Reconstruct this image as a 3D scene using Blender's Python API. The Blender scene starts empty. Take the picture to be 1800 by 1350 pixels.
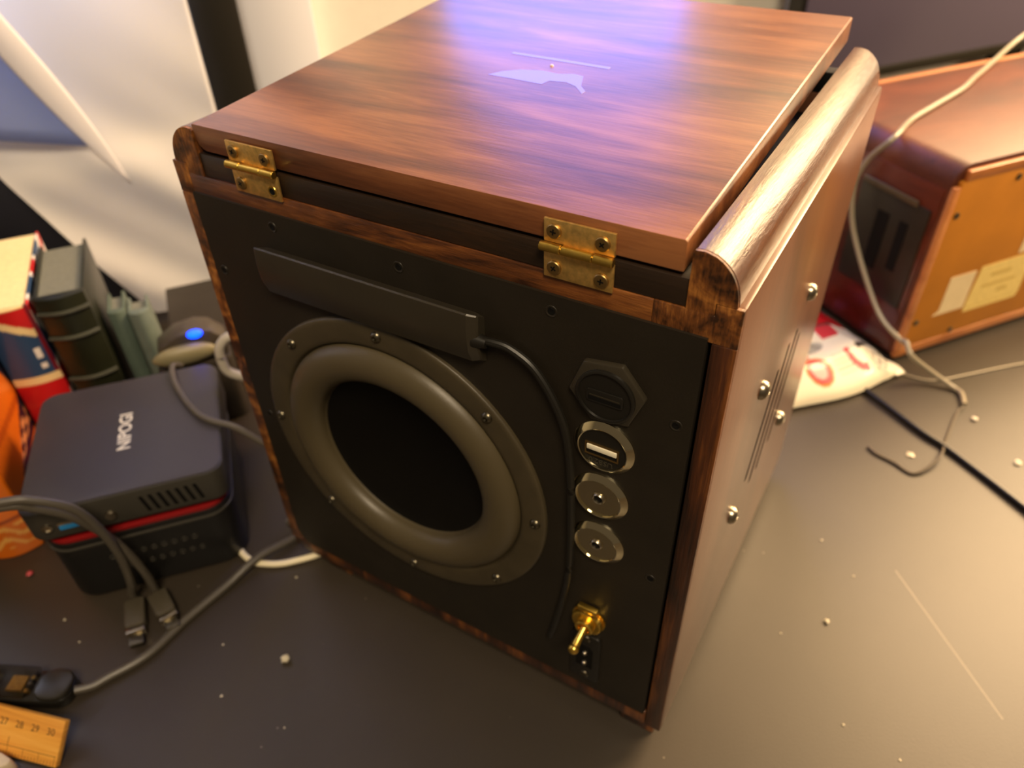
import bpy, bmesh, math, random
from mathutils import Vector, Matrix, Euler
random.seed(7)
PI = math.pi
SC = bpy.context.scene
COL = SC.collection

# ------------------------------------------------------------------ camera
cam_d = bpy.data.cameras.new('camera'); cam = bpy.data.objects.new('camera', cam_d); COL.objects.link(cam)
right = Vector((0.86349615, 0.50375613, -0.0245795))
down = Vector((0.30221643, -0.5558198, -0.77442209))
fwd = Vector((-0.40378165, 0.66128217, -0.63219164))
cam.matrix_world = Matrix(((right.x, -down.x, -fwd.x, 0.29815), (right.y, -down.y, -fwd.y, -0.20328),
                           (right.z, -down.z, -fwd.z, 0.41443), (0, 0, 0, 1)))
cam_d.sensor_fit = 'HORIZONTAL'; cam_d.sensor_width = 36.0; cam_d.lens = 1324.9 / 1800 * 36
cam_d.clip_start = 0.01; cam_d.clip_end = 50
cam_d.dof.use_dof = True; cam_d.dof.focus_distance = 0.275; cam_d.dof.aperture_fstop = 8.5
SC.camera = cam

# ------------------------------------------------------------------ world, lamps, exposure
wd = bpy.data.worlds.new('world'); SC.world = wd; wd.use_nodes = True
wd.node_tree.nodes['Background'].inputs[0].default_value = (1.0, 0.74, 0.48, 1)
wd.node_tree.nodes['Background'].inputs[1].default_value = 0.10

def area(name, loc, target, size, power, color):
    d = bpy.data.lights.new(name, 'AREA'); d.shape = 'DISK'; d.size = size; d.energy = power; d.color = color
    o = bpy.data.objects.new(name, d); COL.objects.link(o); o.location = loc
    o.rotation_euler = (Vector(target) - Vector(loc)).to_track_quat('-Z', 'Y').to_euler()
    return o
def bulb(name, loc, radius, power, color):
    d = bpy.data.lights.new(name, 'POINT'); d.shadow_soft_size = radius; d.energy = power; d.color = color
    o = bpy.data.objects.new(name, d); COL.objects.link(o); o.location = loc
    return o
bulb('desk_lamp_light', (0.67, 1.10, 0.46), 0.11, 9, (1.0, 0.75, 0.44))
bulb('side_lamp_light', (1.00, 0.72, 0.48), 0.12, 13, (1.0, 0.78, 0.50))
area('panel_lamp_light', (0.80, 1.20, 1.08), (0.34, 0.18, 0.0), 0.85, 62, (1.0, 0.67, 0.35))
area('ceiling_light', (0.85, -0.80, 1.70), (0.0, 0.15, 0.0), 0.55, 31, (1.0, 0.79, 0.53))

SC.view_settings.view_transform = 'Standard'; SC.view_settings.look = 'None'
SC.view_settings.exposure = 0.0; SC.view_settings.gamma = 1.0; SC.view_settings.use_curve_mapping = False

# ------------------------------------------------------------------ helpers
def lin(r, g, b):
    f = lambda c: (c / 255 / 12.92) if c / 255 <= 0.04045 else ((c / 255 + 0.055) / 1.055) ** 2.4
    return (f(r), f(g), f(b), 1.0)

RA = math.atan2(0.8, 0.6)                       # the room is turned against the cabinet
def RP(u, w, z=0.0): return Vector((0.6 * u - 0.8 * w, 0.8 * u + 0.6 * w, z))

def link(o, parent=None):
    COL.objects.link(o)
    if parent is not None: o.parent = parent
    return o

def tag(o, label=None, cat=None, group=None, kind=None):
    if label: o['label'] = label
    if cat: o['category'] = cat
    if group: o['group'] = group
    if kind: o['kind'] = kind
    return o

def thing(name, label, cat, loc=(0, 0, 0), rz=0.0, group=None):
    o = bpy.data.objects.new(name, None); o.empty_display_size = 0.02
    link(o); o.location = loc; o.rotation_euler = (0, 0, rz)
    return tag(o, label, cat, group)

def obj(name, bm, m, parent=None, loc=None, rot=None, bevel=0, seg=2, ang=35, smooth=True):
    bmesh.ops.recalc_face_normals(bm, faces=bm.faces[:])
    if bevel:
        es = [e for e in bm.edges if len(e.link_faces) == 2 and e.calc_face_angle(0) > math.radians(30)]
        bmesh.ops.bevel(bm, geom=es, offset=bevel, segments=seg, profile=0.5, affect='EDGES', clamp_overlap=True)
    me = bpy.data.meshes.new(name); bm.to_mesh(me); bm.free()
    if smooth:
        me.shade_smooth(); me.set_sharp_from_angle(angle=math.radians(ang))
    ms = m if isinstance(m, (list, tuple)) else [m]
    for k in ms: me.materials.append(k)
    o = bpy.data.objects.new(name, me); link(o, parent)
    if loc is not None: o.location = loc
    if rot is not None: o.rotation_euler = rot
    return o

def inst(src, parent, loc, rot=None, name=None):
    o = bpy.data.objects.new(name or src.name.split('.')[0], src.data); link(o, parent); o.location = loc
    if rot is not None: o.rotation_euler = rot
    return o

def B(): return bmesh.new()

def box(bm, x0, x1, y0, y1, z0, z1):
    v = [bm.verts.new(p) for p in ((x0, y0, z0), (x1, y0, z0), (x1, y1, z0), (x0, y1, z0), (x0, y0, z1), (x1, y0, z1), (x1, y1, z1), (x0, y1, z1))]
    for f in ((0, 3, 2, 1), (4, 5, 6, 7), (0, 1, 5, 4), (1, 2, 6, 5), (2, 3, 7, 6), (3, 0, 4, 7)):
        bm.faces.new([v[i] for i in f])
    return bm

def bx(*a): return box(B(), *a)

def prism(bm, poly, axis, a, b):
    """polygon in the two remaining axes (in xyz order), extruded along axis from a to b"""
    def P(p, t):
        l = list(p); l.insert(axis, t); return l
    A = [bm.verts.new(P(p, a)) for p in poly]; C = [bm.verts.new(P(p, b)) for p in poly]
    n = len(poly)
    bm.faces.new(A); bm.faces.new(C[::-1])
    for i in range(n): bm.faces.new((A[i], C[i], C[(i + 1) % n], A[(i + 1) % n]))
    return bm

def rrect(x0, x1, y0, y1, r, n=6):
    pts = []
    for cx, cy, a0 in ((x1 - r, y0 + r, -90), (x1 - r, y1 - r, 0), (x0 + r, y1 - r, 90), (x0 + r, y0 + r, 180)):
        for k in range(n + 1):
            a = math.radians(a0 + 90 * k / n); pts.append((cx + r * math.cos(a), cy + r * math.sin(a)))
    return pts

def lathe(bm, prof, axis='Y', n=48, c=(0, 0, 0), close=False):
    """prof: list of (radius, offset along the axis)"""
    rings = []
    for r, h in prof:
        if r < 1e-7:
            p = {'Y': (c[0], c[1] + h, c[2]), 'Z': (c[0], c[1], c[2] + h), 'X': (c[0] + h, c[1], c[2])}[axis]
            rings.append([bm.verts.new(p)]); continue
        ring = []
        for k in range(n):
            a = 2 * PI * k / n; s, t = r * math.cos(a), r * math.sin(a)
            p = {'Y': (c[0] + s, c[1] + h, c[2] + t), 'Z': (c[0] + s, c[1] + t, c[2] + h), 'X': (c[0] + h, c[1] + s, c[2] + t)}[axis]
            ring.append(bm.verts.new(p))
        rings.append(ring)
    pairs = list(zip(rings, rings[1:])) + ([(rings[-1], rings[0])] if close else [])
    for A, C in pairs:
        if len(A) == 1 and len(C) == 1: continue
        for k in range(n):
            k2 = (k + 1) % n
            if len(A) == 1: bm.faces.new((A[0], C[k], C[k2]))
            elif len(C) == 1: bm.faces.new((A[k], A[k2], C[0]))
            else: bm.faces.new((A[k], A[k2], C[k2], C[k]))
    return bm

def smooth_path(pts, sub=6):
    P = [Vector(p) for p in pts]; out = []
    for i in range(len(P) - 1):
        p0 = P[max(i - 1, 0)]; p1 = P[i]; p2 = P[i + 1]; p3 = P[min(i + 2, len(P) - 1)]
        for k in range(sub):
            t = k / sub
            out.append(0.5 * ((2 * p1) + (p2 - p0) * t + (2 * p0 - 5 * p1 + 4 * p2 - p3) * t * t + (3 * p1 - p0 - 3 * p2 + p3) * t ** 3))
    out.append(P[-1]); return out

def tube(bm, pts, r, n=10, sub=6, flat=1.0):
    path = smooth_path(pts, sub) if sub > 1 else [Vector(p) for p in pts]
    rings = []; up = Vector((0, 0, 1))
    for i, p in enumerate(path):
        d = (path[min(i + 1, len(path) - 1)] - path[max(i - 1, 0)])
        if d.length < 1e-9: d = Vector((1, 0, 0))
        d.normalize(); s = d.cross(up)
        if s.length < 0.05: s = d.cross(Vector((0, 1, 0)))
        s.normalize(); t = s.cross(d)
        rr = r(i / (len(path) - 1)) if callable(r) else r
        rings.append([bm.verts.new(p + s * rr * math.cos(2 * PI * k / n) + t * rr * flat * math.sin(2 * PI * k / n)) for k in range(n)])
    for A, C in zip(rings, rings[1:]):
        for k in range(n): bm.faces.new((A[k], A[(k + 1) % n], C[(k + 1) % n], C[k]))
    bm.faces.new(rings[0][::-1]); bm.faces.new(rings[-1])
    return bm

def text_obj(name, body, size, m, parent, loc, rot, extrude=0.0002, align='CENTER', sx=1.0, bold=0.0):
    cu = bpy.data.curves.new(name, 'FONT'); cu.body = body; cu.size = size; cu.extrude = extrude
    cu.offset = bold; cu.align_x = align; cu.align_y = 'CENTER'; cu.resolution_u = 3
    t = bpy.data.objects.new(name, cu); COL.objects.link(t)
    bpy.context.view_layer.update()
    me = bpy.data.meshes.new_from_object(t.evaluated_get(bpy.context.evaluated_depsgraph_get()))
    bpy.data.objects.remove(t); bpy.data.curves.remove(cu)
    me.materials.clear(); me.materials.append(m); me.name = name
    o = bpy.data.objects.new(name, me); link(o, parent); o.location = loc; o.rotation_euler = rot; o.scale = (sx, 1, 1)
    return o

def grid_obj(name, nx, ny, pos, color, m, parent=None, thick=0.0):
    """pos(s,t) -> xyz, color(s,t) -> linear rgba (flat print as a colour attribute)"""
    vs = [pos(i / nx, j / ny) for j in range(ny + 1) for i in range(nx + 1)]
    fs = [(j * (nx + 1) + i, j * (nx + 1) + i + 1, (j + 1) * (nx + 1) + i + 1, (j + 1) * (nx + 1) + i) for j in range(ny) for i in range(nx)]
    me = bpy.data.meshes.new(name); me.from_pydata([tuple(v) for v in vs], [], fs); me.update()
    if color:
        ca = me.color_attributes.new('Col', 'FLOAT_COLOR', 'POINT')
        for j in range(ny + 1):
            for i in range(nx + 1): ca.data[j * (nx + 1) + i].color = color(i / nx, j / ny)
    me.shade_smooth(); me.materials.append(m)
    o = bpy.data.objects.new(name, me); link(o, parent)
    if thick:
        md = o.modifiers.new('thick', 'SOLIDIFY'); md.thickness = thick; md.offset = -1
    return o

# ------------------------------------------------------------------ materials
def nt(name):
    m = bpy.data.materials.new(name); m.use_nodes = True
    return m, m.node_tree.nodes, m.node_tree.links, m.node_tree.nodes['Principled BSDF']

def plain(name, col, rough=0.5, metal=0.0, coat=0.0, spec=0.5, noise=0.0, nscale=60, bump=0.0, bscale=300, sheen=0.0):
    m, N, L, b = nt(name)
    b.inputs['Base Color'].default_value = col; b.inputs['Roughness'].default_value = rough
    b.inputs['Metallic'].default_value = metal; b.inputs['Coat Weight'].default_value = coat
    b.inputs['Specular IOR Level'].default_value = spec; b.inputs['Sheen Weight'].default_value = sheen
    tc = N.new('ShaderNodeTexCoord')
    if noise:
        n = N.new('ShaderNodeTexNoise'); n.inputs['Scale'].default_value = nscale; n.inputs['Detail'].default_value = 6
        L.new(tc.outputs['Object'], n.inputs['Vector'])
        r = N.new('ShaderNodeValToRGB'); r.color_ramp.elements[0].position = 0.3; r.color_ramp.elements[1].position = 0.7
        r.color_ramp.elements[0].color = [c * (1 - noise) for c in col[:3]] + [1]
        r.color_ramp.elements[1].color = [min(1, c * (1 + noise)) for c in col[:3]] + [1]
        L.new(n.outputs['Fac'], r.inputs['Fac']); L.new(r.outputs['Color'], b.inputs['Base Color'])
    if bump:
        n2 = N.new('ShaderNodeTexNoise'); n2.inputs['Scale'].default_value = bscale; n2.inputs['Detail'].default_value = 5
        L.new(tc.outputs['Object'], n2.inputs['Vector'])
        bp = N.new('ShaderNodeBump'); bp.inputs['Strength'].default_value = bump; bp.inputs['Distance'].default_value = 0.001
        L.new(n2.outputs['Fac'], bp.inputs['Height']); L.new(bp.outputs['Normal'], b.inputs['Normal'])
    return m

def wood(name, dark, mid, light, stretch, streak, rough=0.35, coat=0.3, coat_rough=0.2, bump=0.25, contrast=(0.3, 0.5, 0.72), crack=0.0, fine=1.0):
    """stretch: mapping scale per axis of the fine grain (small along the grain); streak: the same for the broad stain bands"""
    m, N, L, b = nt(name)
    tc = N.new('ShaderNodeTexCoord')
    def noise(sc, scale, detail, rgh=0.6, dist=0.0):
        mp = N.new('ShaderNodeMapping'); mp.inputs['Scale'].default_value = sc; L.new(tc.outputs['Object'], mp.inputs['Vector'])
        n = N.new('ShaderNodeTexNoise'); n.inputs['Scale'].default_value = scale; n.inputs['Detail'].default_value = detail
        n.inputs['Roughness'].default_value = rgh; n.inputs['Distortion'].default_value = dist
        L.new(mp.outputs['Vector'], n.inputs['Vector']); return n
    a = noise(streak, 1.0, 4, 0.55, 0.6); g = noise(stretch, 1.0, 6, 0.65)
    mx = N.new('ShaderNodeMath'); mx.operation = 'MULTIPLY_ADD'; mx.inputs[1].default_value = 0.32 * fine
    L.new(g.outputs['Fac'], mx.inputs[0])
    s2 = N.new('ShaderNodeMath'); s2.operation = 'MULTIPLY_ADD'; s2.inputs[1].default_value = 1.0; s2.inputs[2].default_value = -0.16 * fine
    L.new(a.outputs['Fac'], s2.inputs[0]); L.new(s2.outputs[0], mx.inputs[2])
    r = N.new('ShaderNodeValToRGB'); e = r.color_ramp.elements
    e[0].position = contrast[0]; e[0].color = dark; e[1].position = contrast[2]; e[1].color = light
    k = e.new(contrast[1]); k.color = mid
    L.new(mx.outputs[0], r.inputs['Fac'])
    col = r.outputs['Color']
    hgt = g.outputs['Fac']
    if crack:
        v = N.new('ShaderNodeTexVoronoi'); v.feature = 'DISTANCE_TO_EDGE'; v.inputs['Scale'].default_value = 1.0
        mp = N.new('ShaderNodeMapping'); mp.inputs['Scale'].default_value = (420, 100, 260); mp.inputs['Rotation'].default_value = (0, 0.5, 0)
        L.new(tc.outputs['Object'], mp.inputs['Vector']); L.new(mp.outputs['Vector'], v.inputs['Vector'])
        cr = N.new('ShaderNodeMapRange'); cr.inputs['From Max'].default_value = 0.12; L.new(v.outputs['Distance'], cr.inputs['Value'])
        mm = N.new('ShaderNodeMixRGB'); mm.blend_type = 'MIX'; mm.inputs['Color1'].default_value = [c * (1 - crack) for c in dark[:3]] + [1]
        L.new(cr.outputs['Result'], mm.inputs['Fac']); L.new(col, mm.inputs['Color2']); col = mm.outputs['Color']
    L.new(col, b.inputs['Base Color'])
    b.inputs['Roughness'].default_value = rough; b.inputs['Coat Weight'].default_value = coat; b.inputs['Coat Roughness'].default_value = coat_rough
    bp = N.new('ShaderNodeBump'); bp.inputs['Strength'].default_value = bump; bp.inputs['Distance'].default_value = 0.0008
    L.new(hgt, bp.inputs['Height']); L.new(bp.outputs['Normal'], b.inputs['Normal'])
    if coat: L.new(bp.outputs['Normal'], b.inputs['Coat Normal'])
    return m

def printed(name, rough=0.5, coat=0.0, bump=0.0, bscale=200):
    m, N, L, b = nt(name)
    a = N.new('ShaderNodeVertexColor'); a.layer_name = 'Col'
    L.new(a.outputs['Color'], b.inputs['Base Color']); b.inputs['Roughness'].default_value = rough; b.inputs['Coat Weight'].default_value = coat
    if bump:
        tc = N.new('ShaderNodeTexCoord'); n = N.new('ShaderNodeTexNoise'); n.inputs['Scale'].default_value = bscale
        L.new(tc.outputs['Object'], n.inputs['Vector']); bp = N.new('ShaderNodeBump'); bp.inputs['Strength'].default_value = bump; bp.inputs['Distance'].default_value = 0.001
        L.new(n.outputs['Fac'], bp.inputs['Height']); L.new(bp.outputs['Normal'], b.inputs['Normal'])
    return m

def emit(name, col, s):
    m, N, L, b = nt(name)
    b.inputs['Base Color'].default_value = (0.02, 0.02, 0.03, 1); b.inputs['Emission Color'].default_value = col; b.inputs['Emission Strength'].default_value = s
    return m

M_lid = wood('lid_wood', lin(72, 39, 22), lin(114, 67, 39), lin(150, 96, 57), (55, 700, 700), (7, 48, 48), rough=0.36, coat=0.45, coat_rough=0.22, bump=0.12, contrast=(0.30, 0.5, 0.70))
M_mould = wood('moulding_wood', lin(52, 27, 14), lin(82, 45, 24), lin(106, 63, 34), (600, 60, 600), (60, 9, 60), rough=0.26, coat=0.4, coat_rough=0.12, bump=0.4)
M_side = wood('side_wood', lin(78, 48, 32), lin(98, 61, 42), lin(114, 74, 52), (400, 400, 40), (18, 18, 5), rough=0.30, coat=0.6, coat_rough=0.27, bump=0.03)
M_frame = wood('frame_wood', lin(50, 25, 11), lin(106, 59, 24), lin(160, 100, 44), (60, 600, 600), (20, 40, 70), rough=0.42, coat=0.25, bump=0.5, crack=0.0, contrast=(0.36, 0.52, 0.72))
M_endgrain = wood('end_grain', lin(46, 25, 11), lin(114, 66, 27), lin(176, 114, 50), (900, 300, 160), (60, 30, 90), rough=0.42, coat=0.2, bump=0.7, contrast=(0.36, 0.52, 0.70), fine=1.6)
M_edge = wood('side_edge_wood', lin(34, 17, 9), lin(72, 37, 16), lin(140, 82, 32), (700, 300, 40), (90, 30, 9), rough=0.42, coat=0.3, bump=0.6, contrast=(0.38, 0.54, 0.76))
M_strip = wood('stained_strip', lin(28, 18, 10), lin(38, 25, 14), lin(58, 36, 18), (40, 500, 700), (12, 40, 60), rough=0.45, coat=0.1, bump=0.2)
M_panel = plain('black_panel_paint', lin(33, 28, 20), 0.46, spec=0.45, noise=0.15, nscale=40, bump=0.10, bscale=900)
M_black = plain('matt_black', lin(9, 8, 7), 0.7, spec=0.2)
M_plastic = plain('black_plastic', lin(26, 24, 20), 0.36, noise=0.06)
M_ampbox = plain('housing_plastic', lin(50, 45, 35), 0.34, noise=0.06)
M_flange = plain('woofer_flange', lin(66, 58, 41), 0.45, noise=0.12, nscale=80, bump=0.08, bscale=1200)
M_rubber = plain('surround_rubber', lin(78, 69, 49), 0.42, bump=0.05, bscale=800)
M_cone = plain('cone_black', lin(10, 8, 5), 0.65, spec=0.15, noise=0.2, nscale=30)
M_brass = plain('brass', lin(226, 184, 106), 0.46, metal=0.85, noise=0.22, nscale=420, bump=0.15, bscale=700)
M_brass2 = plain('brass_polished', lin(240, 200, 96), 0.30, metal=1.0, noise=0.1, nscale=300)
M_brass3 = plain('brass_screw', lin(176, 146, 92), 0.40, metal=1.0)
M_gold = plain('gold_plate', lin(238, 198, 90), 0.32, metal=1.0, noise=0.06, nscale=200)
M_chrome = plain('warm_chrome', lin(225, 215, 180), 0.10, metal=1.0)
M_steel = plain('steel_screw', lin(170, 160, 140), 0.28, metal=1.0)
M_gunmetal = plain('dark_steel_screw', lin(110, 104, 88), 0.34, metal=1.0)
M_usbwhite = plain('usb_tongue', lin(240, 232, 205), 0.5)
M_smear = plain('polish_film', lin(116, 66, 40), 0.12, coat=1.0, spec=0.8)

def desk_material():
    m, N, L, b = nt('desk_laminate')
    tc = N.new('ShaderNodeTexCoord')
    n = N.new('ShaderNodeTexNoise'); n.inputs['Scale'].default_value = 9; n.inputs['Detail'].default_value = 8; L.new(tc.outputs['Object'], n.inputs['Vector'])
    r = N.new('ShaderNodeValToRGB'); e = r.color_ramp.elements
    e[0].position = 0.3; e[0].color = lin(49, 42, 34); e[1].position = 0.72; e[1].color = lin(58, 50, 40)
    L.new(n.outputs['Fac'], r.inputs['Fac'])
    # fine dust specks
    v = N.new('ShaderNodeTexVoronoi'); v.inputs['Scale'].default_value = 90; L.new(tc.outputs['Object'], v.inputs['Vector'])
    lt = N.new('ShaderNodeMath'); lt.operation = 'LESS_THAN'; lt.inputs[1].default_value = 0.045; L.new(v.outputs['Distance'], lt.inputs[0])
    gt = N.new('ShaderNodeSeparateColor'); L.new(v.outputs['Color'], gt.inputs['Color'])
    g2 = N.new('ShaderNodeMath'); g2.operation = 'GREATER_THAN'; g2.inputs[1].default_value = 0.86; L.new(gt.outputs[0], g2.inputs[0])
    mu = N.new('ShaderNodeMath'); mu.operation = 'MULTIPLY'; L.new(lt.outputs[0], mu.inputs[0]); L.new(g2.outputs[0], mu.inputs[1])
    mu2 = N.new('ShaderNodeMath'); mu2.operation = 'MULTIPLY'; mu2.inputs[1].default_value = 0.35; L.new(mu.outputs[0], mu2.inputs[0])
    mx = N.new('ShaderNodeMixRGB'); mx.inputs['Color2'].default_value = lin(190, 180, 160)
    L.new(mu2.outputs[0], mx.inputs['Fac']); L.new(r.outputs['Color'], mx.inputs['Color1'])
    # one long scratch, worn lighter: distance to a line in the desk's own coordinates
    sx = N.new('ShaderNodeSeparateXYZ'); L.new(tc.outputs['Object'], sx.inputs[0])
    A = DESK_SCRATCH[0]; D = DESK_SCRATCH[1]; ln = math.hypot(*D); D = (D[0] / ln, D[1] / ln)
    def mth(op, a, b_=None, c=None):
        q = N.new('ShaderNodeMath'); q.operation = op
        for i, x in enumerate((a, b_, c)):
            if x is None: continue
            if isinstance(x, (int, float)): q.inputs[i].default_value = x
            else: L.new(x, q.inputs[i])
        return q.outputs[0]
    dx = mth('SUBTRACT', sx.outputs[0], A[0]); dy = mth('SUBTRACT', sx.outputs[1], A[1])
    al = mth('ADD', mth('MULTIPLY', dx, D[0]), mth('MULTIPLY', dy, D[1]))
    pe = mth('ABSOLUTE', mth('SUBTRACT', mth('MULTIPLY', dx, D[1]), mth('MULTIPLY', dy, D[0])))
    on = mth('MULTIPLY', mth('LESS_THAN', pe, 0.00055), mth('MULTIPLY', mth('GREATER_THAN', al, 0.0), mth('LESS_THAN', al, ln)))
    sc = mth('MULTIPLY', on, 0.15)
    m2 = N.new('ShaderNodeMixRGB'); m2.inputs['Color2'].default_value = lin(205, 190, 160)
    L.new(sc, m2.inputs['Fac']); L.new(mx.outputs['Color'], m2.inputs['Color1'])
    L.new(m2.outputs['Color'], b.inputs['Base Color'])
    b.inputs['Roughness'].default_value = 0.48; b.inputs['Specular IOR Level'].default_value = 0.6
    n3 = N.new('ShaderNodeTexNoise'); n3.inputs['Scale'].default_value = 700; L.new(tc.outputs['Object'], n3.inputs['Vector'])
    bp = N.new('ShaderNodeBump'); bp.inputs['Strength'].default_value = 0.06; bp.inputs['Distance'].default_value = 0.001
    L.new(n3.outputs['Fac'], bp.inputs['Height']); L.new(bp.outputs['Normal'], b.inputs['Normal'])
    return m
DESK_SCRATCH = ((0.4365, 0.0250), (0.0, 0.0))
_a = RP(0, 0)
def to_room(p): return (p[0] * 0.6 + p[1] * 0.8, -p[0] * 0.8 + p[1] * 0.6)
_s0 = to_room((0.3527, 0.1835)); _s1 = to_room((0.4205, 0.1065))
DESK_SCRATCH = (_s0, (_s1[0] - _s0[0], _s1[1] - _s0[1]))
M_desk = desk_material()
M_wall = plain('wall_paint_cream', lin(234, 230, 218), 0.7, noise=0.02)
M_white = plain('white_board', lin(224, 226, 238), 0.6)
M_post = plain('dark_frame_paint', lin(24, 21, 13), 0.5)
M_floor = wood('floor_boards', lin(60, 40, 26), lin(84, 56, 36), lin(100, 70, 46), (4, 60, 60), (1, 8, 8))

def cloth_material(name, col, trans=0.35, bump=0.3):
    m, N, L, b = nt(name)
    b.inputs['Base Color'].default_value = col; b.inputs['Roughness'].default_value = 0.85; b.inputs['Specular IOR Level'].default_value = 0.1
    t = N.new('ShaderNodeBsdfTranslucent'); t.inputs['Color'].default_value = col
    mx = N.new('ShaderNodeMixShader'); mx.inputs[0].default_value = trans
    L.new(b.outputs[0], mx.inputs[1]); L.new(t.outputs[0], mx.inputs[2]); L.new(mx.outputs[0], N['Material Output'].inputs['Surface'])
    return m
M_cloth = cloth_material('white_sheer', lin(240, 239, 242), 0.42)
M_cloth_band = cloth_material('white_hem', lin(244, 242, 248), 0.25)
M_cloth_bluelit = cloth_material('bluelit_cloth', lin(168, 186, 236), 0.5)  # blue light behind the sheer put into this cloth's colour

# ================================================================== THE SETTING
wl = obj('wall_back', bx(-3.0, 3.4, 0.0, 0.12, -0.74, 1.9), M_wall, loc=RP(0, 0.43), rot=(0, 0, RA)); tag(wl, 'cream painted wall behind the desk', None, kind='structure')
fl = obj('floor', bx(-3.0, 3.4, -3.0, 0.12, -0.05, 0.0), M_floor, loc=RP(0, 0.43, -0.74), rot=(0, 0, RA)); tag(fl, kind='structure')
tr = obj('trim_1', bx(0.0695, 0.137, -0.022, 0.0, -0.74, 1.9), M_white, loc=RP(0, 0.43), rot=(0, 0, RA), bevel=0.003); tag(tr, 'white board standing beside the dark window post', None, kind='structure')
tr = obj('trim_2', bx(0.031, 0.0695, -0.055, 0.0, -0.74, 1.9), M_post, loc=RP(0, 0.43), rot=(0, 0, RA), bevel=0.002); tag(tr, 'dark upright window post behind the cabinet', None, kind='structure')
tr = obj('glow_strip', bx(0.700, 0.712, -0.02, 0.0, -0.74, 1.9), plain('painted_glow', lin(196, 206, 236), 0.5), loc=RP(0, 0.43), rot=(0, 0, RA), bevel=0.002); tag(tr, 'narrow pale blue upright strip standing for the monitor glow on the wall', None, kind='structure')  # bluish monitor glow on the wall edge painted as a strip
# window above the frame of the picture: its blue dusk light shines on the lid
wn = obj('window_1', bx(0.26, 0.56, -0.012, 0.0, 0.34, 1.25), emit('dusk_sky_pane', (0.24, 0.30, 1.0, 1), 4.6), loc=RP(0, 0.43), rot=(0, 0, RA)); tag(wn, 'window pane with blue dusk sky', None, kind='structure')
wn2 = obj('window_2', bx(-0.75, 0.0, -0.006, 0.0, 0.30, 1.30), emit('dusk_window_pane', (0.70, 0.75, 1.0, 1), 4.6), loc=RP(0, 0.43), rot=(0, 0, RA)); tag(wn2, 'dusk-lit window pane behind the white curtain', None, kind='structure')
wf = B()
for a in ((-0.77, -0.75, 0.28, 1.32), (0.0, 0.02, 0.28, 1.32), (-0.75, 0.0, 0.28, 0.30), (-0.75, 0.0, 1.30, 1.32)): box(wf, a[0], a[1], -0.014, 0.0, a[2], a[3])
obj('window_frame', wf, M_white, parent=wn2)
wf = B()
for a in ((0.24, 0.26, 0.32, 1.27), (0.56, 0.58, 0.32, 1.27), (0.26, 0.56, 0.32, 0.34), (0.26, 0.56, 1.25, 1.27)): box(wf, a[0], a[1], -0.02, 0.0, a[2], a[3])
obj('window_frame', wf, M_white, parent=wn)

# ------------------------------------------------------------------ desk
dk = thing('desk', 'wide dark grey desk with a satin dusty top and a scratch', 'desk', RP(0, 0, 0), RA)
obj('tabletop', bx(-1.1, 1.9, -0.95, 0.405, -0.030, 0.0), M_desk, dk, bevel=0.002)
for x, y in ((-1.0, -0.88), (1.8, -0.88), (-1.0, 0.34), (1.8, 0.34)): obj('leg', bx(x - 0.03, x + 0.03, y - 0.03, y + 0.03, -0.739, -0.030), M_black, dk, bevel=0.002)

# ================================================================== THE SPEAKER CABINET
W, D, ZB, ZS = 0.26, 0.2357, 0.0145, 0.283
cb = thing('speaker_cabinet', 'brown stained wooden speaker cabinet with hinged lid and black rear panel', 'speaker cabinet')

# side boards; the right one has slanted sound slots cut through it
def cut(o, cutter):
    md = o.modifiers.new('cut', 'BOOLEAN'); md.operation = 'DIFFERENCE'; md.object = cutter; md.solver = 'EXACT'
    bpy.context.view_layer.update()
    me = bpy.data.meshes.new_from_object(o.evaluated_get(bpy.context.evaluated_depsgraph_get()))
    o.modifiers.clear(); o.data = me; me.shade_smooth(); me.set_sharp_from_angle(angle=math.radians(35))
    bpy.data.objects.remove(cutter)
SLOTS = (((0.1083, 0.1847), (0.0861, 0.1276)), ((0.1248, 0.1900), (0.1017, 0.1122)), ((0.1420, 0.1880), (0.1163, 0.1090)), ((0.1548, 0.1775), (0.1366, 0.1131)))
sd = obj('side_panel', bx(0.2508, W, 0.0, D, ZB, ZS), [M_side, M_black], cb, bevel=0.0012)
cbm = B()
for (y0, z0), (y1, z1) in SLOTS:
    d = Vector((y1 - y0, z1 - z0)).normalized(); nrm = Vector((-d.y, d.x)) * 0.0029
    prism(cbm, [(y0 + nrm.x, z0 + nrm.y), (y0 - nrm.x, z0 - nrm.y), (y1 - nrm.x, z1 - nrm.y), (y1 + nrm.x, z1 + nrm.y)], 0, 0.245, 0.27)
bmesh.ops.recalc_face_normals(cbm, faces=cbm.faces[:])
for f in cbm.faces: f.material_index = 1  # slot walls coloured black: the shade inside put into their material
cme = bpy.data.meshes.new('c'); cbm.to_mesh(cme); cbm.free(); cme.materials.append(M_side); cme.materials.append(M_black); cutter = bpy.data.objects.new('c', cme); COL.objects.link(cutter)
cut(sd, cutter)
obj('side_panel', bx(0.0, 0.0092, 0.0, D, ZB, ZS), M_side, cb, bevel=0.0012)
# the boards' rear edges, end grain facing the room
obj('side_edge', bx(0.2512, 0.2597, -0.0012, 0.0006, ZB + 0.0004, 0.2679), M_edge, cb, bevel=0.0005)
obj('side_edge', bx(0.0003, 0.0088, -0.0012, 0.0006, ZB + 0.0090, 0.2679), M_endgrain, cb, bevel=0.0005)

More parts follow.
